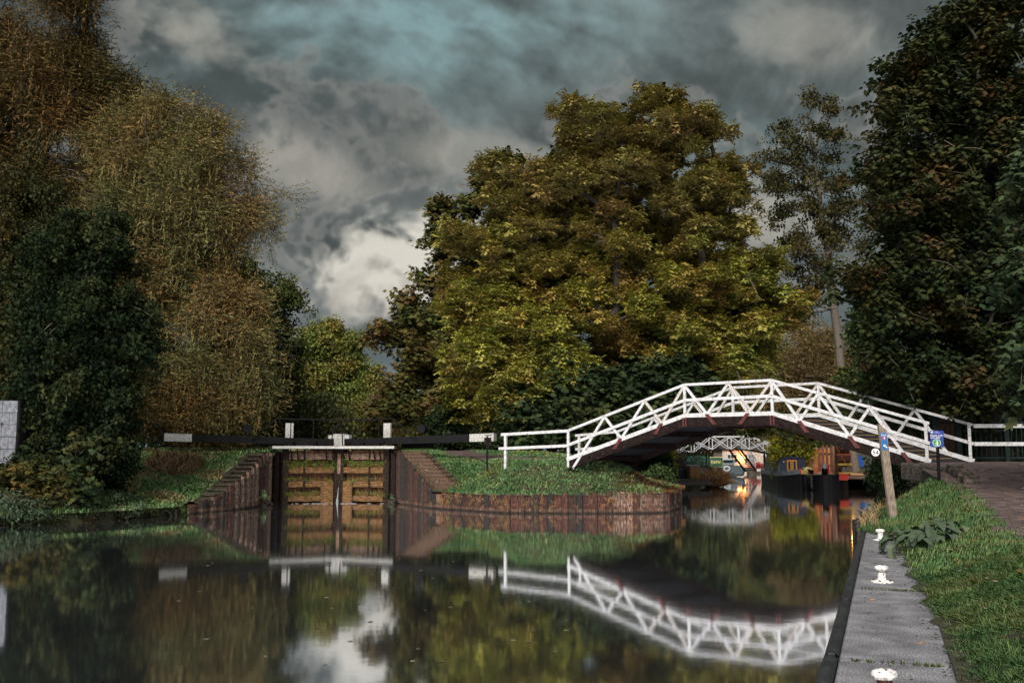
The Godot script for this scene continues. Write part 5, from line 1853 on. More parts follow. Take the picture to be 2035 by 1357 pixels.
# o: base, ells, lobes, sep, subs, per, reach, clump, pal, trunk (radius), fork (height of first fork), bark, leafm
func tree(called: String, label: String, o: Dictionary, group := ""):
	rng.seed = hash(label) + int(o.get("seed", 0))
	var base: Vector3 = o.base
	var root := thing(called, label, "tree", base, group)
	# lobes of the crown
	var lobes := []
	var tries := 0
	while lobes.size() < o.lobes and tries < 4000:
		tries += 1
		var p := inside(o.ells, o.get("shell", 0.45))
		if p.y < base.y + 0.6: continue
		var ok := true
		for q in lobes:
			if p.distance_to(q) < o.sep: ok = false; break
		if ok: lobes.append(p)
	var fork: Vector3 = base + Vector3(o.get("lean", 0.0), o.fork, 0.0)
	var ns: int = o.get("stem", 3)
	var pos := []
	var par := []
	var plen := []
	for i in ns:
		var u := i / float(ns - 1)
		pos.append(base.lerp(fork, u) + (Vector3(rng.randf_range(-0.12, 0.12), 0, rng.randf_range(-0.1, 0.1)) if i > 0 and i < ns - 1 else Vector3.ZERO) - Vector3.UP * (0.4 if i == 0 else 0.0))
		par.append(i - 1)
		plen.append(o.fork * u)
	lobes.sort_custom(func(a, b): return a.distance_to(fork) < b.distance_to(fork))
	for p in lobes:
		var best := ns - 1
		var bd := 1e9
		for i in range(1, pos.size()):
			var v: Vector3 = p - pos[i]
			var d: float = v.length() * (1.0 + 0.35 * maxf(0.0, -v.normalized().y)) + 0.22 * plen[i]
			if d < bd:
				bd = d
				best = i
		pos.append(p)
		par.append(best)
		plen.append(plen[best] + p.distance_to(pos[best]))
	var cnt := []
	cnt.resize(pos.size())
	cnt.fill(1.0)
	for i in range(pos.size() - 1, 0, -1): cnt[par[i]] += cnt[i]
	var rt: float = o.trunk
	var rad = func(i: int) -> float: return maxf(o.get("thin", 0.016), rt * pow(cnt[i] / cnt[0], 0.5))
	var tb := B.new(base)
	var where := []
	var cols := []
	for i in range(1, pos.size()):
		var a: Vector3 = pos[par[i]]
		var c: Vector3 = pos[i]
		var mid := (a + c) * 0.5 + rdir() * a.distance_to(c) * 0.10 - Vector3.UP * a.distance_to(c) * 0.06 * (0.0 if i < ns else 1.0)
		var pts := []
		var rr := []
		var r0: float = rad.call(par[i]) if i < ns else minf(rad.call(par[i]), rad.call(i) * 1.35)
		for q in 6:
			var u := q / 5.0
			pts.append(a.lerp(mid, u).lerp(mid.lerp(c, u), u))
			rr.append(lerpf(r0, rad.call(i), u))
		if i == 1: rr[0] = rr[0] * 1.35
		tb.tube(pts, rr, 9 if i < ns else 5, false)
	var tw := B.new(base)
	var dead := B.new(base)
	var cs: float = o.get("size", 1.0)
	for i in range(ns, pos.size()):
		var c: Vector3 = pos[i]
		var back: Vector3 = (c - pos[par[i]]).normalized()
		for k in o.subs:
			var dir: Vector3 = ((rdir() + back * 0.55) * Vector3(1, o.get("flat", 1.0), 1) + Vector3.UP * o.get("rise", 0.15)).normalized()
			var len: float = o.reach * rng.randf_range(0.45, 1.1) * (1.45 if rng.randf() < o.get("ragged", 0.14) else 1.0)
			var s: Vector3 = (pos[par[i]] as Vector3).lerp(c, rng.randf_range(0.65, 1.0)) if k % 2 else c
			var droop: float = o.get("droop", 0.15) * len
			var pts := []
			for q in 4:
				var u := q / 3.0
				pts.append(s + dir * len * u - Vector3.UP * droop * u * u + rdir() * 0.05 * len * u)
			tw.tube(pts, [0.018, 0.013, 0.009, 0.004], 3, false)
			if o.has("bare") and rng.randf() < o.bare:
				# a leafless spray of pale twigs
				for q in 5:
					var st2: Vector3 = pts[2]
					var d2: Vector3 = (dir + rdir() * 0.9 - Vector3.UP * 0.3).normalized()
					var l2 := len * rng.randf_range(0.4, 0.9)
					dead.tube([st2, st2 + d2 * l2 * 0.5 + rdir() * 0.06, st2 + d2 * l2 - Vector3.UP * l2 * 0.25], [0.020, 0.014, 0.007], 3, false)
				continue
			for m in o.per:
				var u := pow(rng.randf(), 0.6)
				var f := u * 3.0
				var j := mini(int(f), 2)
				var p: Vector3 = (pts[j] as Vector3).lerp(pts[j + 1], f - j) + rdir() * Vector3(1, 0.4 + 0.6 * o.get("flat", 1.0), 1) * 0.28 * cs * o.get("spread", 1.0)
				if p.y < 0.1: continue
				var bs := Basis(Vector3.UP, rng.randf() * TAU) * Basis(Vector3.RIGHT, rng.randf_range(-0.5, 0.5))
				where.append(Transform3D(bs.scaled(Vector3.ONE * cs * rng.randf_range(0.7, 1.3)), p - base))
				var cc := tint(o.pal, p, o.get("freq", 0.35))
				if o.has("upper"):
					var up := smoothstep(o.upper[0], o.upper[1], p.y + 2.0 * nz.get_noise_3d(p.x * 0.3, p.y * 0.3, p.z * 0.3))
					cc = cc.lerp(tint(o.upper[2], p, 0.4), up)
				cols.append(cc)
	part("trunk", tb, M[o.get("bark", "bark")], root)
	part("twigs", tw, M.twig, root).set_meta("kind", "stuff")
	if o.has("bare"): part("bare_twigs", dead, M.bark_pale, root).set_meta("kind", "stuff")
	multi("crown", CL[o.clump], M[o.get("leafm", "leaf")], where, cols, root)
	n_leaf += where.size()
	return root

var n_leaf := 0

func bush(called: String, label: String, category: String, ells: Array, n: int, clump: String, pal: Array, group := "", size := 1.0, shell := 0.28, leafm := "leaf"):
	rng.seed = hash(label)
	var c := P(ells[0][0], 0, ells[0][2])
	c.y = maxf(ground(ells[0][0], ells[0][2]), 0.0)
	var root := thing(called, label, category, c, group)
	var sb := B.new(c)
	for i in 7 + ells.size() * 3:
		var e: Array = ells[i % ells.size()]
		var t := inside([e], 0.5)
		var s := c + Vector3(rng.randf_range(-0.3, 0.3), -0.2, rng.randf_range(-0.3, 0.3))
		var m := (s + t) * 0.5 + rdir() * 0.3
		sb.tube([s, s.lerp(m, 0.5) + Vector3.UP * 0.1, m, t], [0.05, 0.04, 0.03, 0.012], 5, false)
	part("stem", sb, M.bark, root).set_meta("kind", "stuff")
	var where := []
	var cols := []
	while where.size() < n:
		var p := inside(ells, shell)
		# leave gaps, so that light and dark clumps show
		if nz.get_noise_3d(p.x * 1.1, p.y * 1.1, p.z * 1.1) < -0.12 and rng.randf() < 0.8: continue
		if p.y < maxf(0.02, ground(p.x, -p.z) * 0.6 if absf(p.z) < 100.0 else 0.0): p.y = 0.1 + absf(rng.randfn(0, 0.15)) + maxf(0.0, ground(p.x, -p.z))
		var bs := Basis(Vector3.UP, rng.randf() * TAU) * Basis(Vector3.RIGHT, rng.randf_range(-0.6, 0.6))
		where.append(Transform3D(bs.scaled(Vector3.ONE * size * rng.randf_range(0.7, 1.3)), p - c))
		cols.append(tint(pal, p))
	multi("foliage", CL[clump], M[leafm], where, cols, root)
	n_leaf += n
	return root

func build_trees():
	make_clumps()
	var ash := [Color(0.068, 0.086, 0.020), Color(0.120, 0.120, 0.026), Color(0.140, 0.108, 0.030), Color(0.115, 0.074, 0.028)]
	var ashlow := [Color(0.075, 0.090, 0.022), Color(0.135, 0.13, 0.026), Color(0.11, 0.108, 0.028), Color(0.16, 0.11, 0.026)]
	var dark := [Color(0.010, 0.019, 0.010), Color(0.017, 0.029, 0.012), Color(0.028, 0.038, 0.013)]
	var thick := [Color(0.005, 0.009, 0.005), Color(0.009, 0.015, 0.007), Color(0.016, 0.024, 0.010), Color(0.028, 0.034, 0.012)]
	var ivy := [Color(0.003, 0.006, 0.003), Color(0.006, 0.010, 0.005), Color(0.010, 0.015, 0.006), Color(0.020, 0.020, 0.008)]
	var maple := [Color(0.020, 0.030, 0.012), Color(0.038, 0.042, 0.012), Color(0.050, 0.040, 0.014), Color(0.060, 0.034, 0.016)]
	var willow := [Color(0.050, 0.056, 0.022), Color(0.078, 0.074, 0.028), Color(0.095, 0.070, 0.028), Color(0.105, 0.060, 0.023)]
	var bright_willow := willow.map(func(c): return Color(c.r * 1.12, c.g * 1.15, c.b * 1.25))  # the willow palette, a little brighter
	var rusty := [Color(0.036, 0.034, 0.014), Color(0.064, 0.046, 0.019), Color(0.083, 0.046, 0.019)]
	var green := [Color(0.045, 0.062, 0.020), Color(0.065, 0.080, 0.020), Color(0.085, 0.082, 0.024), Color(0.105, 0.072, 0.022)]
	var tan := [Color(0.10, 0.08, 0.045), Color(0.14, 0.10, 0.05), Color(0.10, 0.085, 0.03)]
	var yellow := [Color(0.09, 0.10, 0.012), Color(0.20, 0.18, 0.02), Color(0.24, 0.17, 0.02)]
	# the great ash behind the bridge
	tree("ash_tree", "great spreading ash tree turning olive and gold, filling the middle behind the footbridge", {"base": P(6.2, 1.7, 46.5), "trunk": 0.58, "thin": 0.035, "upper": [9.0, 15.0, [Color(0.080, 0.080, 0.026), Color(0.115, 0.098, 0.034), Color(0.110, 0.076, 0.032)]], "fork": 4.2, "lobes": 112, "sep": 1.35, "subs": 13, "per": 9, "reach": 1.4, "flat": 0.5, "clump": "ash", "pal": ash, "size": 1.05, "rise": 0.1, "droop": 0.3, "bare": 0.035, "freq": 0.28,
		"ells": [[5.4, 16.9, 46.5, 4.3, 2.9, 3.6], [2.2, 13.6, 46.0, 4.0, 3.0, 3.4], [-0.4, 10.8, 46.0, 2.5, 3.2, 2.8], [9.0, 13.8, 47.0, 2.6, 3.4, 3.0], [10.3, 10.2, 46.5, 3.2, 2.9, 3.2], [5.0, 10.2, 45.0, 4.6, 3.2, 3.2], [-1.0, 8.0, 44.5, 1.9, 1.8, 1.8], [2.4, 7.6, 44.5, 2.2, 1.8, 1.8], [6.0, 7.2, 46.0, 4.5, 2.0, 2.4], [9.2, 7.0, 45.0, 2.9, 1.9, 2.4], [12.2, 9.0, 46.5, 1.5, 2.3, 1.8]]})
	tree("young_ash", "lower yellow-green ash bough crown hanging over the dark ivy left of the bridge foot", {"base": P(1.2, 1.9, 44.5), "trunk": 0.16, "fork": 2.2, "lobes": 26, "sep": 0.95, "subs": 12, "per": 11, "reach": 0.95, "flat": 0.5, "clump": "ash", "pal": ashlow, "size": 1.0, "droop": 0.35, "freq": 0.5,
		"ells": [[0.1, 6.0, 42.6, 2.5, 1.9, 1.9], [-1.3, 4.6, 43.0, 1.3, 1.3, 1.4], [1.8, 5.6, 42.8, 1.5, 1.1, 1.3]]})
	# dark maples left of it
	tree("red_maple", "tall dark maple flushed dull red standing behind the ash beside the gap of sky", {"base": P(-3.4, 2.0, 57.0), "trunk": 0.36, "fork": 3.0, "lobes": 60, "sep": 1.3, "subs": 11, "per": 9, "reach": 1.2, "clump": "maple", "pal": maple, "size": 1.2, "freq": 0.3,
		"ells": [[-5.3, 7.6, 57, 2.3, 4.0, 2.4], [-3.3, 12.8, 57, 2.2, 4.4, 2.4], [-0.7, 16.4, 56, 2.4, 2.6, 2.2], [-6.2, 5.0, 56.5, 1.8, 2.4, 1.8], [-2.6, 8.0, 56, 2.6, 4.2, 2.2]]})
	# the maple glimpsed above the ash
	tree("red_maple", "dark maple crown showing above the top of the ash", {"base": P(5.0, 1.9, 53.0), "trunk": 0.35, "fork": 7.0, "lobes": 40, "sep": 1.3, "subs": 10, "per": 8, "reach": 1.4, "clump": "maple", "pal": maple, "size": 1.3,
		"ells": [[4.4, 18.4, 52, 2.6, 3.0, 2.2], [7.5, 19.0, 52, 2.0, 2.6, 2.0], [3.0, 13.0, 53, 4.5, 3.5, 2.0], [9.0, 12.0, 53, 4.0, 4.0, 2.0]]})
	# left bank
	tree("willow", "orange-brown willow with pale bare twigs rising behind the grass bank by the lock", {"base": P(-14.3, 2.0, 42.5), "trunk": 0.34, "fork": 2.0, "lobes": 96, "sep": 1.1, "subs": 12, "per": 9, "reach": 1.6, "clump": "willow", "pal": bright_willow, "size": 1.0, "rise": 0.5, "droop": 0.35, "ragged": 0.22, "bare": 0.07, "freq": 0.3,
		"ells": [[-13.5, 12.2, 42.0, 2.4, 4.4, 2.5], [-15.5, 13.6, 42.5, 2.6, 3.6, 2.6], [-17.4, 15.6, 43.5, 1.9, 2.8, 2.0], [-13.0, 7.4, 41.5, 2.3, 4.2, 2.4], [-16.6, 9.2, 41.5, 2.7, 5.2, 2.5], [-13.4, 4.3, 41.5, 3.0, 1.8, 2.0]]})
	tree("willow", "tallest rust-brown willow, at the edge of the view, reaching past its top", {"base": P(-22.0, 2.0, 47.5), "trunk": 0.5, "fork": 3.0, "lobes": 92, "sep": 1.5, "subs": 11, "per": 10, "reach": 2.0, "clump": "willow", "pal": rusty, "size": 1.25, "rise": 0.5, "droop": 0.3, "ragged": 0.22, "freq": 0.25,
		"ells": [[-22.8, 20.0, 47, 4.0, 6.2, 3.4], [-27.0, 15.0, 47, 4.4, 9.0, 3.4], [-20.6, 13.8, 46.5, 2.7, 5.8, 2.8], [-19.4, 17.2, 46, 1.7, 2.6, 1.8], [-23.0, 8.0, 46.5, 4.6, 5.5, 2.8]]})
	tree("ivy_clad_tree", "dark ivy-smothered tree leaning over the water in front of the willows", {"base": P(-13.9, 1.0, 31.4), "trunk": 0.26, "fork": 1.6, "lobes": 66, "sep": 0.8, "subs": 10, "per": 9, "reach": 0.85, "clump": "ivy", "pal": ivy, "leafm": "leaf_matt", "size": 1.0, "droop": 0.4, "freq": 0.6, "ragged": 0.35,
		"ells": [[-13.7, 8.3, 31.0, 0.9, 1.5, 0.9], [-14.9, 8.0, 31.4, 0.7, 0.8, 0.7], [-13.6, 6.4, 31.0, 1.2, 1.6, 1.1], [-13.9, 4.0, 31.0, 1.6, 2.4, 1.3], [-13.5, 2.0, 30.6, 1.3, 1.7, 1.1], [-12.6, 5.4, 31.2, 0.9, 1.3, 0.9], [-15.1, 6.6, 31.5, 0.9, 1.4, 0.9]]})
	tree("dark_oak", "dark green tree just showing past the willow's outer edge", {"base": P(-14.4, 2.0, 56.5), "trunk": 0.28, "fork": 2.5, "lobes": 36, "sep": 1.1, "subs": 11, "per": 9, "reach": 1.3, "clump": "round", "pal": [Color(0.02, 0.03, 0.012), Color(0.035, 0.045, 0.014), Color(0.06, 0.045, 0.014)], "size": 1.25,
		"ells": [[-13.8, 10.4, 56, 1.4, 2.7, 1.6], [-14.4, 6.6, 56, 2.2, 3.8, 2.0], [-16.5, 9.0, 57, 2.4, 4.0, 2.0]]})
	tree("field_maple", "rounded green tree flecked orange, standing alone in the gap beyond the lock", {"base": P(-14.8, 2.0, 82.0), "trunk": 0.36, "fork": 2.6, "lobes": 58, "sep": 1.35, "subs": 12, "per": 10, "reach": 1.5, "clump": "round", "pal": green, "size": 1.6, "freq": 0.35,
		"ells": [[-15.5, 8.4, 82, 3.0, 4.0, 3.0], [-13.4, 6.2, 81.5, 2.9, 3.8, 2.6], [-17.4, 6.0, 81.5, 2.4, 3.4, 2.4]]})
	# right side
	tree("alder", "slender alder with sparse small leaves and a clear leaning stem against the sky", {"base": P(21.8, 1.0, 62.5), "trunk": 0.26, "fork": 23.0, "stem": 10, "lean": -2.3, "lobes": 44, "sep": 1.3, "subs": 9, "per": 4, "reach": 1.2, "ragged": 0.2, "clump": "alder", "pal": [Color(0.014, 0.016, 0.007), Color(0.026, 0.025, 0.010), Color(0.042, 0.034, 0.011)], "size": 1.35, "rise": 0.45, "bark": "bark_pale",
		"ells": [[19.6, 22.4, 62, 1.7, 3.4, 1.6], [17.6, 20.0, 62, 2.1, 3.1, 1.8], [19.3, 16.1, 62, 2.9, 3.5, 2.3], [18.1, 12.4, 62, 2.1, 2.9, 2.0], [21.5, 17.2, 62.5, 2.3, 2.9, 2.0]]})
	tree("sycamore", "huge dark sycamore rising over the towpath and the end of the footbridge", {"base": P(15.6, 1.7, 31.8), "trunk": 0.4, "fork": 3.4, "lobes": 120, "sep": 0.85, "subs": 10, "per": 7, "reach": 1.0, "ragged": 0.25, "flat": 0.8, "clump": "sycamore", "leafm": "leaf_matt", "pal": [Color(0.007, 0.012, 0.006), Color(0.012, 0.018, 0.007), Color(0.020, 0.022, 0.008), Color(0.036, 0.020, 0.010)], "size": 1.0, "freq": 0.5, "droop": 0.35,
		"ells": [[12.1, 12.9, 29.5, 0.6, 1.2, 0.9], [13.6, 13.9, 29.7, 1.1, 1.8, 1.2], [11.5, 10.6, 29.5, 0.6, 0.9, 0.8], [12.6, 9.9, 29.5, 1.5, 2.0, 1.5], [11.1, 7.1, 29.5, 0.7, 1.2, 0.9], [11.7, 5.4, 29.6, 1.1, 1.0, 1.0], [14.1, 4.5, 29.8, 1.7, 0.9, 1.2], [14.6, 8.0, 30, 2.1, 3.0, 1.8], [15.2, 13.2, 30, 1.8, 3.6, 1.8], [12.3, 7.4, 29.6, 1.3, 1.3, 1.2]]})
	tree("sycamore", "nearest sycamore bough with large pale-edged leaves hanging over the towpath", {"base": P(11.9, 1.1, 18.6), "trunk": 0.2, "fork": 2.6, "lobes": 24, "sep": 0.5, "subs": 9, "per": 5, "reach": 0.6, "clump": "maplebig", "leafm": "leaf_gloss", "pal": [Color(0.013, 0.022, 0.012), Color(0.024, 0.036, 0.018), Color(0.045, 0.05, 0.02)], "size": 0.85, "droop": 0.4,
		"ells": [[10.2, 5.4, 19, 0.7, 1.3, 0.8], [9.95, 4.0, 19, 0.5, 0.7, 0.6], [11.6, 5.4, 19, 1.0, 1.6, 1.0], [11.2, 7.6, 19.5, 1.0, 1.2, 0.9]]})
	tree("far_willow", "pale tan willow far beyond the bridge under the alder", {"base": P(25.0, 1.0, 82.0), "trunk": 0.35, "fork": 3.0, "lobes": 46, "sep": 1.3, "subs": 10, "per": 8, "reach": 1.8, "clump": "willow", "pal": tan, "size": 1.5, "rise": 0.4, "droop": 0.5,
		"ells": [[25.1, 9.2, 81, 2.8, 3.0, 2.6], [23.8, 5.4, 81, 3.6, 3.2, 2.6], [28.0, 7.0, 82, 3.0, 4.0, 2.6]]})
	tree("hazel", "bright yellow-green hazel overhanging the moored navy boat", {"base": P(20.9, 0.9, 66.5), "trunk": 0.10, "fork": 1.4, "lobes": 18, "sep": 0.5, "subs": 10, "per": 9, "reach": 0.7, "clump": "round", "pal": [Color(0.05, 0.065, 0.012), Color(0.10, 0.11, 0.014), Color(0.17, 0.14, 0.02)], "size": 0.85, "droop": 0.5, "ells": [[17.5, 2.5, 62.0, 1.0, 0.6, 0.9], [16.9, 2.8, 62.0, 0.6, 0.4, 0.7], [18.1, 2.7, 62.4, 0.6, 0.6, 0.8]]})
	tree("overhanging_maple", "dark maple boughs hanging low between the footbridge and the distant lattice bridge", {"base": P(20.6, 0.9, 50.5), "trunk": 0.2, "fork": 3.2, "lobes": 40, "sep": 0.62, "subs": 10, "per": 7, "reach": 0.8, "clump": "maple", "pal": [Color(0.016, 0.026, 0.010), Color(0.03, 0.038, 0.012), Color(0.07, 0.05, 0.012)], "size": 0.9, "droop": 0.4, "ells": [[13.7, 3.5, 50, 1.4, 0.45, 0.9], [15.2, 3.3, 50.3, 1.2, 0.5, 0.9], [17.0, 4.2, 50.5, 1.6, 0.8, 1.0], [18.6, 5.2, 50.5, 1.8, 1.4, 1.2]]})
	tree("dark_ash", "dark olive tree crowding the edge of the view behind the ivy-clad one", {"base": P(-18.6, 1.9, 37.5), "trunk": 0.3, "fork": 2.2, "lobes": 52, "sep": 1.05, "subs": 11, "per": 9, "reach": 1.2, "clump": "small", "pal": [Color(0.014, 0.018, 0.008), Color(0.024, 0.026, 0.011), Color(0.05, 0.032, 0.012)], "size": 1.25, "droop": 0.3, "ragged": 0.15, "ells": [[-18.6, 9.0, 37, 2.0, 4.0, 1.8], [-17.2, 6.0, 36.5, 1.6, 3.6, 1.5], [-20.5, 6.5, 37, 2.0, 4.0, 1.8]]})
	# understory and hedges: dark mass behind the bridge
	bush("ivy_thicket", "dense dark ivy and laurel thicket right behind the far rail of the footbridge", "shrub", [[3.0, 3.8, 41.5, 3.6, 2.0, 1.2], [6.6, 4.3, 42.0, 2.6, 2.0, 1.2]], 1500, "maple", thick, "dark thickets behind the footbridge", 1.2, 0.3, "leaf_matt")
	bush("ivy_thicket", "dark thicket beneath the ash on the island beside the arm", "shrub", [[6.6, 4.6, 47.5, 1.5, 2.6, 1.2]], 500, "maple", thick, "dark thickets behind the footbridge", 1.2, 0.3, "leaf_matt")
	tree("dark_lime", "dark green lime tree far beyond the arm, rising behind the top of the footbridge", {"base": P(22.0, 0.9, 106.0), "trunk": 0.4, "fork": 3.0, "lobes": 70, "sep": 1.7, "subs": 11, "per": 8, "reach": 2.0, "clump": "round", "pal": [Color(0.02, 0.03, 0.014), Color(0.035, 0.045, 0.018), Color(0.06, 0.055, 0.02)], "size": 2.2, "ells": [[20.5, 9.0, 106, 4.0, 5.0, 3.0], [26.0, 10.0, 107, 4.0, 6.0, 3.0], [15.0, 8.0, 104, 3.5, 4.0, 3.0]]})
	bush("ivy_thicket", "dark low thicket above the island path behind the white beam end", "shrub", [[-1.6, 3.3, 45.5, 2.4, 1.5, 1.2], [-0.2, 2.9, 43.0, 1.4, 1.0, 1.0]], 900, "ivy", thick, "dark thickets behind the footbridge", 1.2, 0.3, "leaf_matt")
	bush("lockside_hedge", "mixed green hedge directly behind the middle of the lock gates", "hedge", [[-8.6, 4.2, 70.0, 3.6, 2.4, 1.4], [-5.0, 3.8, 66.0, 2.0, 2.0, 1.2]], 1000, "round", green, "bushes beyond the lock", 1.4)
	bush("pale_bush", "pale grey-green bush on the far side of the lock by the willow", "bush", [[-15.0, 4.4, 62.0, 2.6, 2.4, 1.4], [-12.2, 3.9, 63.0, 2.2, 1.9, 1.2]], 1000, "round", [Color(0.05, 0.062, 0.03), Color(0.085, 0.095, 0.045), Color(0.09, 0.075, 0.03)], "bushes beyond the lock", 1.3)
	bush("tan_bush", "tan seed-headed bush right of the gap beyond the lock", "bush", [[-7.4, 4.6, 60.0, 1.5, 1.8, 1.0]], 420, "small", tan, "bushes beyond the lock", 1.3)
	bush("willow_thicket", "olive willow scrub filling the bank below the big willow", "bush", [[-13.0, 3.6, 40.0, 2.6, 1.5, 1.0], [-16.2, 3.4, 38.5, 2.2, 1.6, 1.0]], 1100, "willow", willow, "", 0.9, 0.3)
	bush("bank_maple", "broad-leaved maple saplings crowding the waterside below the ivy-clad tree", "shrub", [[-13.3, 1.1, 28.9, 1.4, 0.8, 0.7], [-14.4, 1.0, 28.4, 1.2, 0.8, 0.8], [-12.9, 1.9, 29.6, 0.7, 0.8, 0.6]], 420, "maplebig", [Color(0.010, 0.018, 0.009), Color(0.018, 0.026, 0.010), Color(0.035, 0.032, 0.010), Color(0.06, 0.042, 0.012)], "", 0.8, 0.3)
	bush("bramble", "bramble bank trailing into the water beside the grass slope", "bramble", [[-13.2, 0.6, 29.2, 1.3, 0.6, 0.6], [-14.2, 0.5, 27.8, 1.2, 0.5, 0.5], [-12.1, 0.4, 30.3, 0.8, 0.35, 0.6], [-15.6, 0.6, 26.6, 1.2, 0.6, 0.6]], 1000, "bramble", [Color(0.012, 0.020, 0.009), Color(0.022, 0.034, 0.018), Color(0.036, 0.050, 0.034), Color(0.055, 0.026, 0.012)], "", 1.0, 0.3)
	bush("root_fringe", "dark roots and trailing weeds hanging over the water below the grass bank", "weeds", [[-11.0, 0.22, 32.2, 0.5, 0.28, 0.3], [-11.6, 0.22, 31.2, 0.5, 0.28, 0.35], [-12.1, 0.25, 30.2, 0.5, 0.3, 0.4], [-12.6, 0.25, 29.3, 0.5, 0.3, 0.4], [-13.4, 0.25, 28.4, 0.6, 0.3, 0.35]], 420, "bramble", [Color(0.030, 0.022, 0.012), Color(0.022, 0.034, 0.014), Color(0.045, 0.06, 0.025)], "", 0.8, 0.3)
	bush("conifer_hedge", "dark conifer hedge behind the green gate at the end of the footbridge", "hedge", [[15.6, 3.6, 34.0, 3.2, 2.0, 0.9], [19.0, 3.6, 33.0, 2.6, 2.2, 0.9], [13.4, 3.7, 35.0, 1.6, 1.7, 0.9]], 1900, "conifer", [Color(0.010, 0.018, 0.010), Color(0.016, 0.026, 0.013), Color(0.03, 0.03, 0.015)], "", 1.2, 0.3)
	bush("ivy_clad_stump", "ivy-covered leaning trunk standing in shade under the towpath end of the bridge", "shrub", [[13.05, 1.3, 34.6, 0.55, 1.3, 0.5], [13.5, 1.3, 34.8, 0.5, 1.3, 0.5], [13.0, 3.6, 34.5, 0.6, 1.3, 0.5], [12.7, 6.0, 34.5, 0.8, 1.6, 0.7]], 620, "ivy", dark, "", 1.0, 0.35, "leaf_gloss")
	# the far backdrop
	bush("far_wood", "brown and green wood closing the view beyond the distant footbridge", "wood", [[19.0, 4.5, 109.0, 7.0, 4.5, 1.5], [28.0, 5.0, 109.0, 8.0, 5.0, 1.5], [12.0, 5.0, 100.0, 5.0, 4.5, 2.0]], 2600, "round", [Color(0.05, 0.045, 0.02), Color(0.09, 0.075, 0.03), Color(0.12, 0.075, 0.03), Color(0.06, 0.07, 0.02)], "", 2.0)
	bush("far_wood", "dark wood behind the willows on the lock side", "wood", [[-30.0, 7.0, 62.0, 9.0, 7.0, 2.5], [-20.0, 5.0, 66.0, 5.0, 5.0, 2.0], [-24.0, 4.0, 92.0, 10.0, 5.0, 2.0]], 2400, "round", [Color(0.02, 0.025, 0.01), Color(0.035, 0.035, 0.014), Color(0.07, 0.045, 0.014)], "", 2.0)
	bush("far_wood", "green wood low across the gap behind the orange-flecked tree", "wood", [[-12.0, 4.0, 98.0, 9.0, 3.6, 2.0], [-2.0, 6.0, 80.0, 6.0, 5.0, 2.0], [5.0, 6.0, 75.0, 6.0, 5.0, 2.0]], 1700, "round", green, "", 2.0)
	bush("far_wood", "dark wood behind the boathouse yard", "wood", [[31.0, 6.0, 72.0, 6.0, 6.0, 2.0], [27.0, 5.0, 52.0, 5.0, 5.0, 2.0], [24.0, 7.0, 40.0, 4.0, 6.0, 2.0]], 2000, "round", dark, "", 2.0)
	bush("reed_clump", "arching tan ornamental grass spilling over the water by the landing stage", "grass clump", [[12.0, 0.7, 59.0, 0.4, 0.5, 0.4]], 12, "small", tan)
	bush("lavender", "purple-flecked grey lavender bush behind the landing stage", "bush", [[10.9, 1.5, 61.5, 1.1, 0.9, 0.7], [9.6, 1.9, 62.5, 1.0, 0.9, 0.7]], 340, "small", [Color(0.07, 0.085, 0.04), Color(0.10, 0.075, 0.09), Color(0.09, 0.10, 0.05)], "", 0.9)
	bush("yellow_shrub", "yellow-leaved shrub under the island end of the footbridge", "shrub", [[8.25, 1.6, 52.0, 0.4, 0.9, 0.5]], 110, "round", yellow, "", 0.8)
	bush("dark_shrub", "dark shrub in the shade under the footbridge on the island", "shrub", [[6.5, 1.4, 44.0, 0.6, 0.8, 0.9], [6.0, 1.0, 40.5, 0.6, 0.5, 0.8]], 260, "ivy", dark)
	bush("red_shrub", "small crimson shrub in the flower bed on the far quay wall", "shrub", [[24.2, 0.8, 97.6, 0.8, 0.3, 0.3]], 60, "small", [Color(0.22, 0.02, 0.03), Color(0.28, 0.05, 0.05)])
	print("leaf clumps: ", n_leaf)

# ---------------------------------------------------------------- grass, leaves, weeds
func tuft(n: int, h: float, spread: float, w: float, lean := 0.45) -> ArrayMesh:
	var b := B.new()
	for i in n:
		var a := rng.randf() * TAU
		var r := sqrt(rng.randf()) * spread
		var p := Vector3(cos(a) * r, 0, sin(a) * r)
		var hh := h * rng.randf_range(0.5, 1.15)
		var dir := Vector3(rng.randfn(0, lean), 1.0, rng.randfn(0, lean)).normalized()
		var s := dir.cross(rdir()).normalized() * w * 0.5
		var m := p + dir * hh * 0.55
		var bend := Vector3(dir.x, -0.25, dir.z) * hh * 0.45
		var t := m + dir * hh * 0.35 + bend * 0.7
		var n1 := (Vector3.UP * 0.8 + rdir() * 0.5).normalized()
		var k := rng.randf_range(0.7, 1.25)
		b.c = Color(k * 0.75, k * 0.75, k * 0.75)
		var c0 := b.c
		b.tri(p - s, p + s, m + s * 0.8, n1)
		b.tri(p - s, m + s * 0.8, m - s * 0.8, n1)
		b.c = Color(k * 1.1, k * 1.05, k)
		b.tri(m - s * 0.8, m + s * 0.8, t, n1)
	return b.done()

func scatter(called: String, label: String, category: String, mesh: Mesh, m: Material, n: int, x0: float, x1: float, d0: float, d1: float, ok: Callable, pal: Array, s0: float, s1: float, freq := 0.6):
	var where := []
	var cols := []
	for i in n:
		var x := rng.randf_range(x0, x1)
		var d := rng.randf_range(d0, d1)
		if not ok.call(x, d): continue
		var bs := Basis(Vector3.UP, rng.randf() * TAU).scaled(Vector3.ONE * rng.randf_range(s0, s1))
		where.append(Transform3D(bs, P(x, maxf(land_y(x, d), 0.3) - 0.01, d)))
		cols.append(tint(pal, P(x, 0, d), freq))
	var o := multi(numbered(called), mesh, m, where, cols, self)
	tag(o, label, category, "", "stuff")

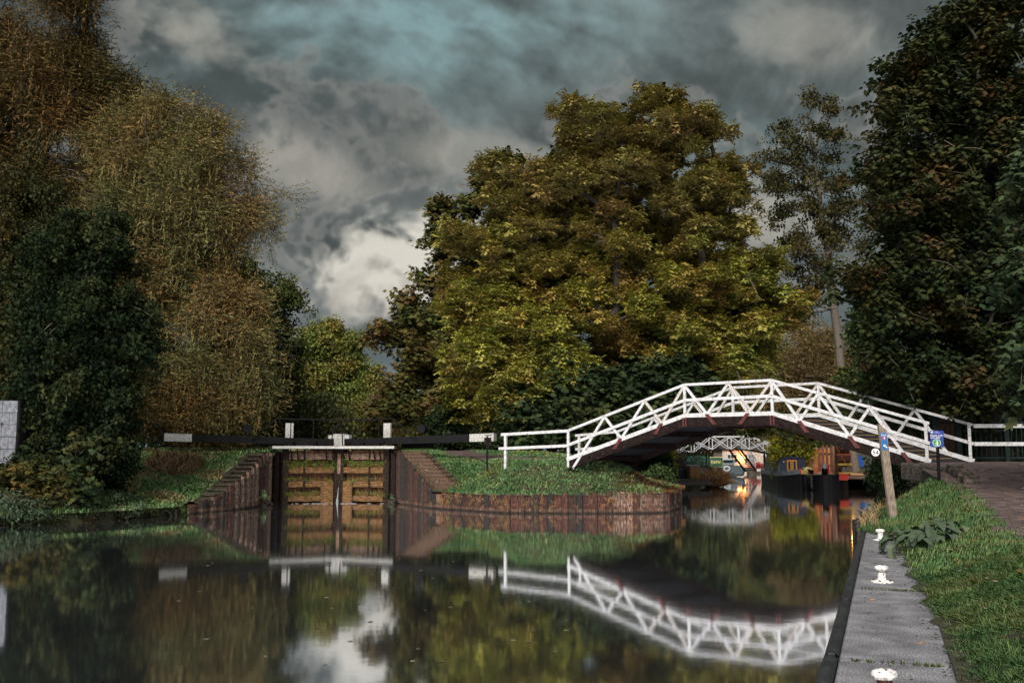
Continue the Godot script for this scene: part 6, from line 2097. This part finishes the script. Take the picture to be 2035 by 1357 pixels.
func build_cover():
	rng.seed = 4242
	var lawn := [Color(0.032, 0.068, 0.030), Color(0.049, 0.094, 0.036), Color(0.072, 0.106, 0.042), Color(0.092, 0.106, 0.044)]
	var bank := [Color(0.059, 0.110, 0.043), Color(0.092, 0.164, 0.071), Color(0.134, 0.202, 0.092), Color(0.168, 0.185, 0.067)]
	var rough := [Color(0.054, 0.109, 0.035), Color(0.109, 0.181, 0.073), Color(0.181, 0.193, 0.097), Color(0.316, 0.206, 0.109)]
	var near := tuft(16, 0.066, 0.07, 0.0042, 0.9)
	var mid := tuft(18, 0.075, 0.13, 0.0065, 1.0)
	var wide := tuft(26, 0.16, 0.22, 0.018, 0.6)
	var long := tuft(16, 0.5, 0.14, 0.016, 0.3)
	var verge = func(x: float, d: float) -> bool:
		var t := quay_t(x, d)
		var inner := lerpf(quay_edge(d) + 0.02 + 0.07 * nz.get_noise_2d(d * 1.6, 1.0), 0.02, smoothstep(18.9, 20.6, d))
		var outer := lerpf(2.14, 1.5, smoothstep(20.0, 26.0, d)) + 0.12 * nz.get_noise_2d(d * 1.5, 9.0)
		if d < 12.0 and nz.get_noise_2d(x * 1.7 + 5.0, d * 1.1) > 0.30 and rng.randf() < 0.85: return false
		if t < inner + 0.10 and rng.randf() < 0.6: return false
		return t > inner and t < outer and not in_water(x, d)
	scatter("verge_grass", "short lush grass between the concrete quay and the towpath, nearest stretch", "grass", near, M.blade, 90000, 1.2, 8.2, 3.0, 13.0, verge, lawn, 0.7, 1.35, 0.9)
	scatter("verge_grass", "grass verge and mound running up to the foot of the bridge", "grass", mid, M.blade, 52000, 3.8, 12.6, 12.5, 26.5, verge, lawn, 0.7, 1.4, 0.9)
	scatter("tall_blades", "taller loose blades standing up out of the verge grass", "grass", tuft(7, 0.17, 0.05, 0.006, 0.5), M.blade, 2600, 2.0, 12.0, 4.0, 25.0, verge, [Color(0.05, 0.085, 0.03), Color(0.10, 0.10, 0.04), Color(0.16, 0.11, 0.05)], 0.6, 1.2)
	scatter("rank_grass", "long tan grass stalks hanging over the water at the edge of the mound", "grass", long, M.dry, 700, 6.6, 11.2, 19.6, 26.0, func(x, d): return verge.call(x, d) and seg_dist(Vector2(x, d), 1, 6) < 0.35, [Color(0.16, 0.11, 0.06), Color(0.22, 0.16, 0.09), Color(0.10, 0.10, 0.03)], 0.5, 1.1)
	var isle = func(x: float, d: float) -> bool:
		if in_water(x, d): return false
		var sd := seg_dist(Vector2(x, d), 15, 27)
		if sd < 0.08 or (x > 4.0 and d > 33.8 and rng.randf() < 0.93): return false
		if x < -2.2 and (x + 4.3) < (39.7 - d) * 0.5 + 0.95 and d < 40.0: return false
		var line := [[2.6, 35.4], [1.2, 36.5], [-0.3, 38.3], [-2.0, 41.2], [-2.9, 45.0]]
		for i in line.size() - 1:
			if Vector2(x, d).distance_to(Geometry2D.get_closest_point_to_segment(Vector2(x, d), Vector2(line[i][0], line[i][1]), Vector2(line[i + 1][0], line[i + 1][1]))) < 0.75: return false
		return true
	scatter("island_grass", "fresh green grass on the sloping point of the island", "grass", wide, M.blade, 15000, -4.6, 6.2, 33.0, 46.0, isle, bank, 0.5, 1.15)
	scatter("dead_growth", "dry russet stalks on the bare bank under the footbridge", "dry grass", wide, M.dry, 1500, 3.6, 7.0, 33.1, 40.0, func(x, d): return not in_water(x, d), [Color(0.12, 0.05, 0.025), Color(0.16, 0.08, 0.04), Color(0.05, 0.05, 0.02)], 0.4, 0.9)
	var lbank = func(x: float, d: float) -> bool:
		if in_water(x, d): return false
		return x < -10.85 + (d - 36.0) * 0.02 or d > 39.6
	scatter("bank_grass", "rough grass and nettles on the sloping bank beside the steps", "grass", wide, M.blade, 17000, -19.0, -9.6, 27.0, 46.0, lbank, rough, 0.6, 1.5)
	scatter("dry_stalks", "patch of tan dead stalks on the bank under the white beam end", "dry grass", long, M.dry, 340, -13.6, -11.6, 35.6, 38.0, func(x, d): return Vector2(x + 12.6, (d - 36.8) * 0.8).length() < 0.95, [Color(0.16, 0.10, 0.055), Color(0.22, 0.14, 0.08)], 0.7, 1.4)
	scatter("nettles", "taller weeds scattered over the bank beside the steps", "weeds", CL.bramble, M.leaf, 900, -18.0, -10.9, 29.5, 41.0, lbank, rough, 0.5, 0.9)
	scatter("clover", "broad-leaved weeds in the grass of the island slope", "weeds", CL.bramble, M.leaf, 500, -3.4, 3.6, 33.2, 38.5, isle, bank, 0.3, 0.6)
	# hanging growth over the long pile wall
	var tr := []
	var tc := []
	var edge := [[-2.95, 36.0], [-0.29, 33.12], [1.88, 32.96], [3.6, 32.98], [5.0, 33.3]]
	for i in 330:
		var k := rng.randi_range(0, 3)
		var dens: float = [1.0, 0.75, 0.4, 0.35][k]
		if rng.randf() > dens: continue
		var a := Vector2(edge[k][0], edge[k][1]).lerp(Vector2(edge[k + 1][0], edge[k + 1][1]), rng.randf())
		if nz.get_noise_2d(a.x * 2.0, 3.0) < -0.05: continue
		tr.append(Transform3D(Basis(Vector3.UP, rng.randf() * TAU).scaled(Vector3(0.35, 0.75, 0.35) * rng.randf_range(0.6, 1.1)), P(a.x, rng.randf_range(0.18, 0.62), a.y - 0.06)))
		tc.append(tint([Color(0.10, 0.05, 0.025), Color(0.15, 0.085, 0.045), Color(0.09, 0.085, 0.03)], P(a.x, 0, a.y), 1.5))
	tag(multi("trailing_growth", CL.bramble, M.dry, tr, tc, self), "brown trailing ivy hanging down the long rusty pile wall", "ivy", "", "stuff")
	# weeds on the gates
	for sgn in [-1.0, 1.0]:
		var wt := []
		var wc := []
		for i in 120:
			var t := rng.randf_range(0.2, 2.2)
			var row: float = [1.45, 1.55, 1.62, 0.9, 0.32, 0.38][rng.randi_range(0, 5)]
			if sgn > 0 and rng.randf() < 0.35: continue
			if row < 0.5 and t > 1.5: continue
			var hx := -9.30 + 0.94 * t if sgn < 0 else -4.93 - 0.94 * t
			wt.append(Transform3D(Basis(Vector3.UP, rng.randf() * TAU).scaled(Vector3.ONE * rng.randf_range(0.3, 0.75)), P(hx, row + rng.randf_range(-0.06, 0.1), 39.84 + 0.33 * t - 0.05)))
			wc.append(tint([Color(0.035, 0.06, 0.012), Color(0.055, 0.085, 0.016), Color(0.09, 0.075, 0.02)], P(hx, row, 40), 2.0))
		tag(multi("gate_weeds" if sgn < 0 else "gate_weeds_001", CL.bramble, M.leaf, wt, wc, self), "ferns and weeds sprouting between the rails of the lock gate %s" % ["by the concrete steps" if sgn < 0 else "by the rubble slope"], "weeds", "", "stuff")
	# fern at the foot of the wing wall
	bush("wall_fern", "small leafy weed growing from the foot of the pile wall by the steps", "weeds", [[-9.5, 0.35, 37.6, 0.18, 0.3, 0.2]], 16, "bramble", bank, "", 0.45)
	bush("hanging_ash", "sprig of weed at the foot of the pile wall by the rubble slope", "weeds", [[-4.72, 0.2, 39.3, 0.1, 0.2, 0.15]], 8, "bramble", bank, "", 0.4)
	# tan ornamental grass
	var rw := []
	var rc := []
	for i in 150:
		var a := rng.randf() * TAU
		var r := sqrt(rng.randf()) * 0.5
		var out := Vector3(cos(a), 0, sin(a))
		var bs := Basis(Vector3.UP, -a) * Basis(Vector3.BACK, -r * 1.0)
		rw.append(Transform3D(bs.scaled(Vector3.ONE * rng.randf_range(1.6, 2.6)), P(12.0, 0.1, 59.0) + out * r))
		rc.append(tint([Color(0.30, 0.18, 0.10), Color(0.42, 0.28, 0.16), Color(0.22, 0.16, 0.08)], out, 2.0))
	tag(multi("ornamental_grass", tuft(16, 0.55, 0.10, 0.02, 0.5), M.dry, rw, rc, self), "tan blades of the ornamental grass by the landing stage", "grass", "", "stuff")
	# fallen leaves on the path, the deck and the grass
	var lf := B.new()
	lobed(lf, Vector3.ZERO, Vector3(0, 0.05, 1).normalized(), Vector3.UP, 0.10)
	var lm := lf.done()
	var fw := []
	var fcol := []
	for i in 420:
		var d := rng.randf_range(6.0, 27.0)
		var t := rng.randf_range(1.2, 4.5)
		var x := -0.53 + 0.376 * d + t / 0.936
		var y := ground(x, d) + 0.035
		if t < 2.2: y += 0.05
		if d > 22.0 and rng.randf() < 0.3:
			t = rng.randf_range(1.0, 5.0)
		fw.append(Transform3D(Basis(Vector3.UP, rng.randf() * TAU) * Basis(Vector3.RIGHT, rng.randf_range(-0.4, 0.4)) * Basis.from_scale(Vector3.ONE * rng.randf_range(0.3, 0.75)), P(x, y, d)))
		fcol.append([Color(0.24, 0.13, 0.05), Color(0.32, 0.25, 0.18), Color(0.14, 0.06, 0.03), Color(0.40, 0.16, 0.03), Color(0.30, 0.24, 0.20)][i % 5] * rng.randf_range(0.5, 1.2))
	for i in 150:
		var s := rng.randf_range(7.2, 11.6)
		var p := BL(s + 0.4, chord(BOTC, s) - 0.07, 0.0)
		p += Vector3(0.527, 0, -0.8499) * rng.randf_range(0.2, 2.0)
		fw.append(Transform3D(Basis(Vector3.UP, rng.randf() * TAU) * Basis.from_scale(Vector3.ONE * rng.randf_range(0.4, 0.9)), p))
		fcol.append(Color(0.34, 0.24, 0.15) * rng.randf_range(0.5, 1.2))
	tag(multi("fallen_leaves", lm, M.leaf, fw, fcol, self), "scattered fallen leaves on the towpath, verge and bridge deck", "fallen leaves", "", "stuff")
	var iw := []
	var ic := []
	for i in 260:
		var x := rng.randf_range(-3.5, 3.8)
		var d := rng.randf_range(33.4, 41.0)
		if not isle.call(x, d): continue
		iw.append(Transform3D(Basis(Vector3.UP, rng.randf() * TAU) * Basis(Vector3.RIGHT, rng.randf_range(-0.2, 0.9)) * Basis.from_scale(Vector3.ONE * rng.randf_range(0.6, 1.2)), P(x, ground(x, d) + 0.13, d)))
		ic.append([Color(0.38, 0.22, 0.03), Color(0.28, 0.03, 0.02), Color(0.35, 0.3, 0.05)][i % 3])
	tag(multi("island_leaves", lm, M.leaf, iw, ic, self), "yellow and red fallen leaves on the island grass", "fallen leaves", "", "stuff")
	# leaves adrift on the water
	var ww := []
	var wcol := []
	for i in 230:
		var x := rng.randf_range(-11.0, 2.0)
		var d := 33.0 - 26.0 * pow(rng.randf(), 1.6) + rng.randf_range(0, 5.0) * (1.0 if x < -5.0 and x > -9.0 else 0.0)
		x *= d / 33.0 if d < 33.0 else 1.0
		if not in_water(x, d) or quay_t(x, d) > -0.1: continue
		ww.append(Transform3D(Basis(Vector3.UP, rng.randf() * TAU) * Basis.from_scale(Vector3(1, 0.3, 1) * rng.randf_range(0.3, 0.75)), P(x, 0.006, d)))
		wcol.append([Color(0.26, 0.23, 0.18), Color(0.15, 0.11, 0.07), Color(0.20, 0.17, 0.11)][i % 3] * rng.randf_range(0.5, 1.1))
	for k in [25, 26, 27, 33, 34, 35, 36, 37]:
		for i in 26:
			var a := poly[k].lerp(poly[k + 1], rng.randf())
			var e := (poly[k + 1] - poly[k]).normalized()
			var o := Vector2(-e.y, e.x)
			if not in_water((a + o * 0.2).x, (a + o * 0.2).y): o = -o
			a += o * (0.1 + absf(rng.randfn(0.0, 0.22)))
			if not in_water(a.x, a.y): continue
			ww.append(Transform3D(Basis(Vector3.UP, rng.randf() * TAU) * Basis.from_scale(Vector3(1, 0.3, 1) * rng.randf_range(0.4, 0.9)), P(a.x, 0.006, a.y)))
			wcol.append([Color(0.26, 0.22, 0.15), Color(0.15, 0.10, 0.05), Color(0.22, 0.15, 0.04)][i % 3] * rng.randf_range(0.5, 1.2))
	tag(multi("floating_leaves", lm, M.leaf, ww, wcol, self), "pale leaves adrift on the dark water below the lock", "floating leaves", "", "stuff")
	# the few leaves one notices
	for s in [[4.95, 0.60, 9.2, 1.25, Color(0.62, 0.22, 0.03), "large orange sycamore leaf lying on the verge grass"], [3.95, 0.42, 11.05, 0.6, Color(0.6, 0.25, 0.06), "small orange leaf lying on the bare concrete of the quay"], [3.45, 0.42, 8.55, 0.5, Color(0.4, 0.2, 0.09), "narrow brown leaf on the concrete slab before the nearest bollard"], [6.0, 0.97, 11.2, 0.9, Color(0.55, 0.2, 0.05), "curled orange leaf on the verge by the towpath edge"]]:
		var b := B.new(P(s[0], s[1], s[2]))
		var c: Color = s[4]
		b.c = c
		var y: float = maxf(s[1], ground(s[0], s[2]) + (0.06 if s[3] > 0.8 else 0.0))
		if s[3] < 0.8: y = 0.408
		lobed(b, P(s[0], y, s[2]), Vector3(0.8, 0.1, 0.5).normalized(), Vector3(0.1, 1, 0.2).normalized(), 0.1 * s[3])
		solo("fallen_leaf", b, M.leaf, s[5], "leaf", "", P(s[0], s[1], s[2]))
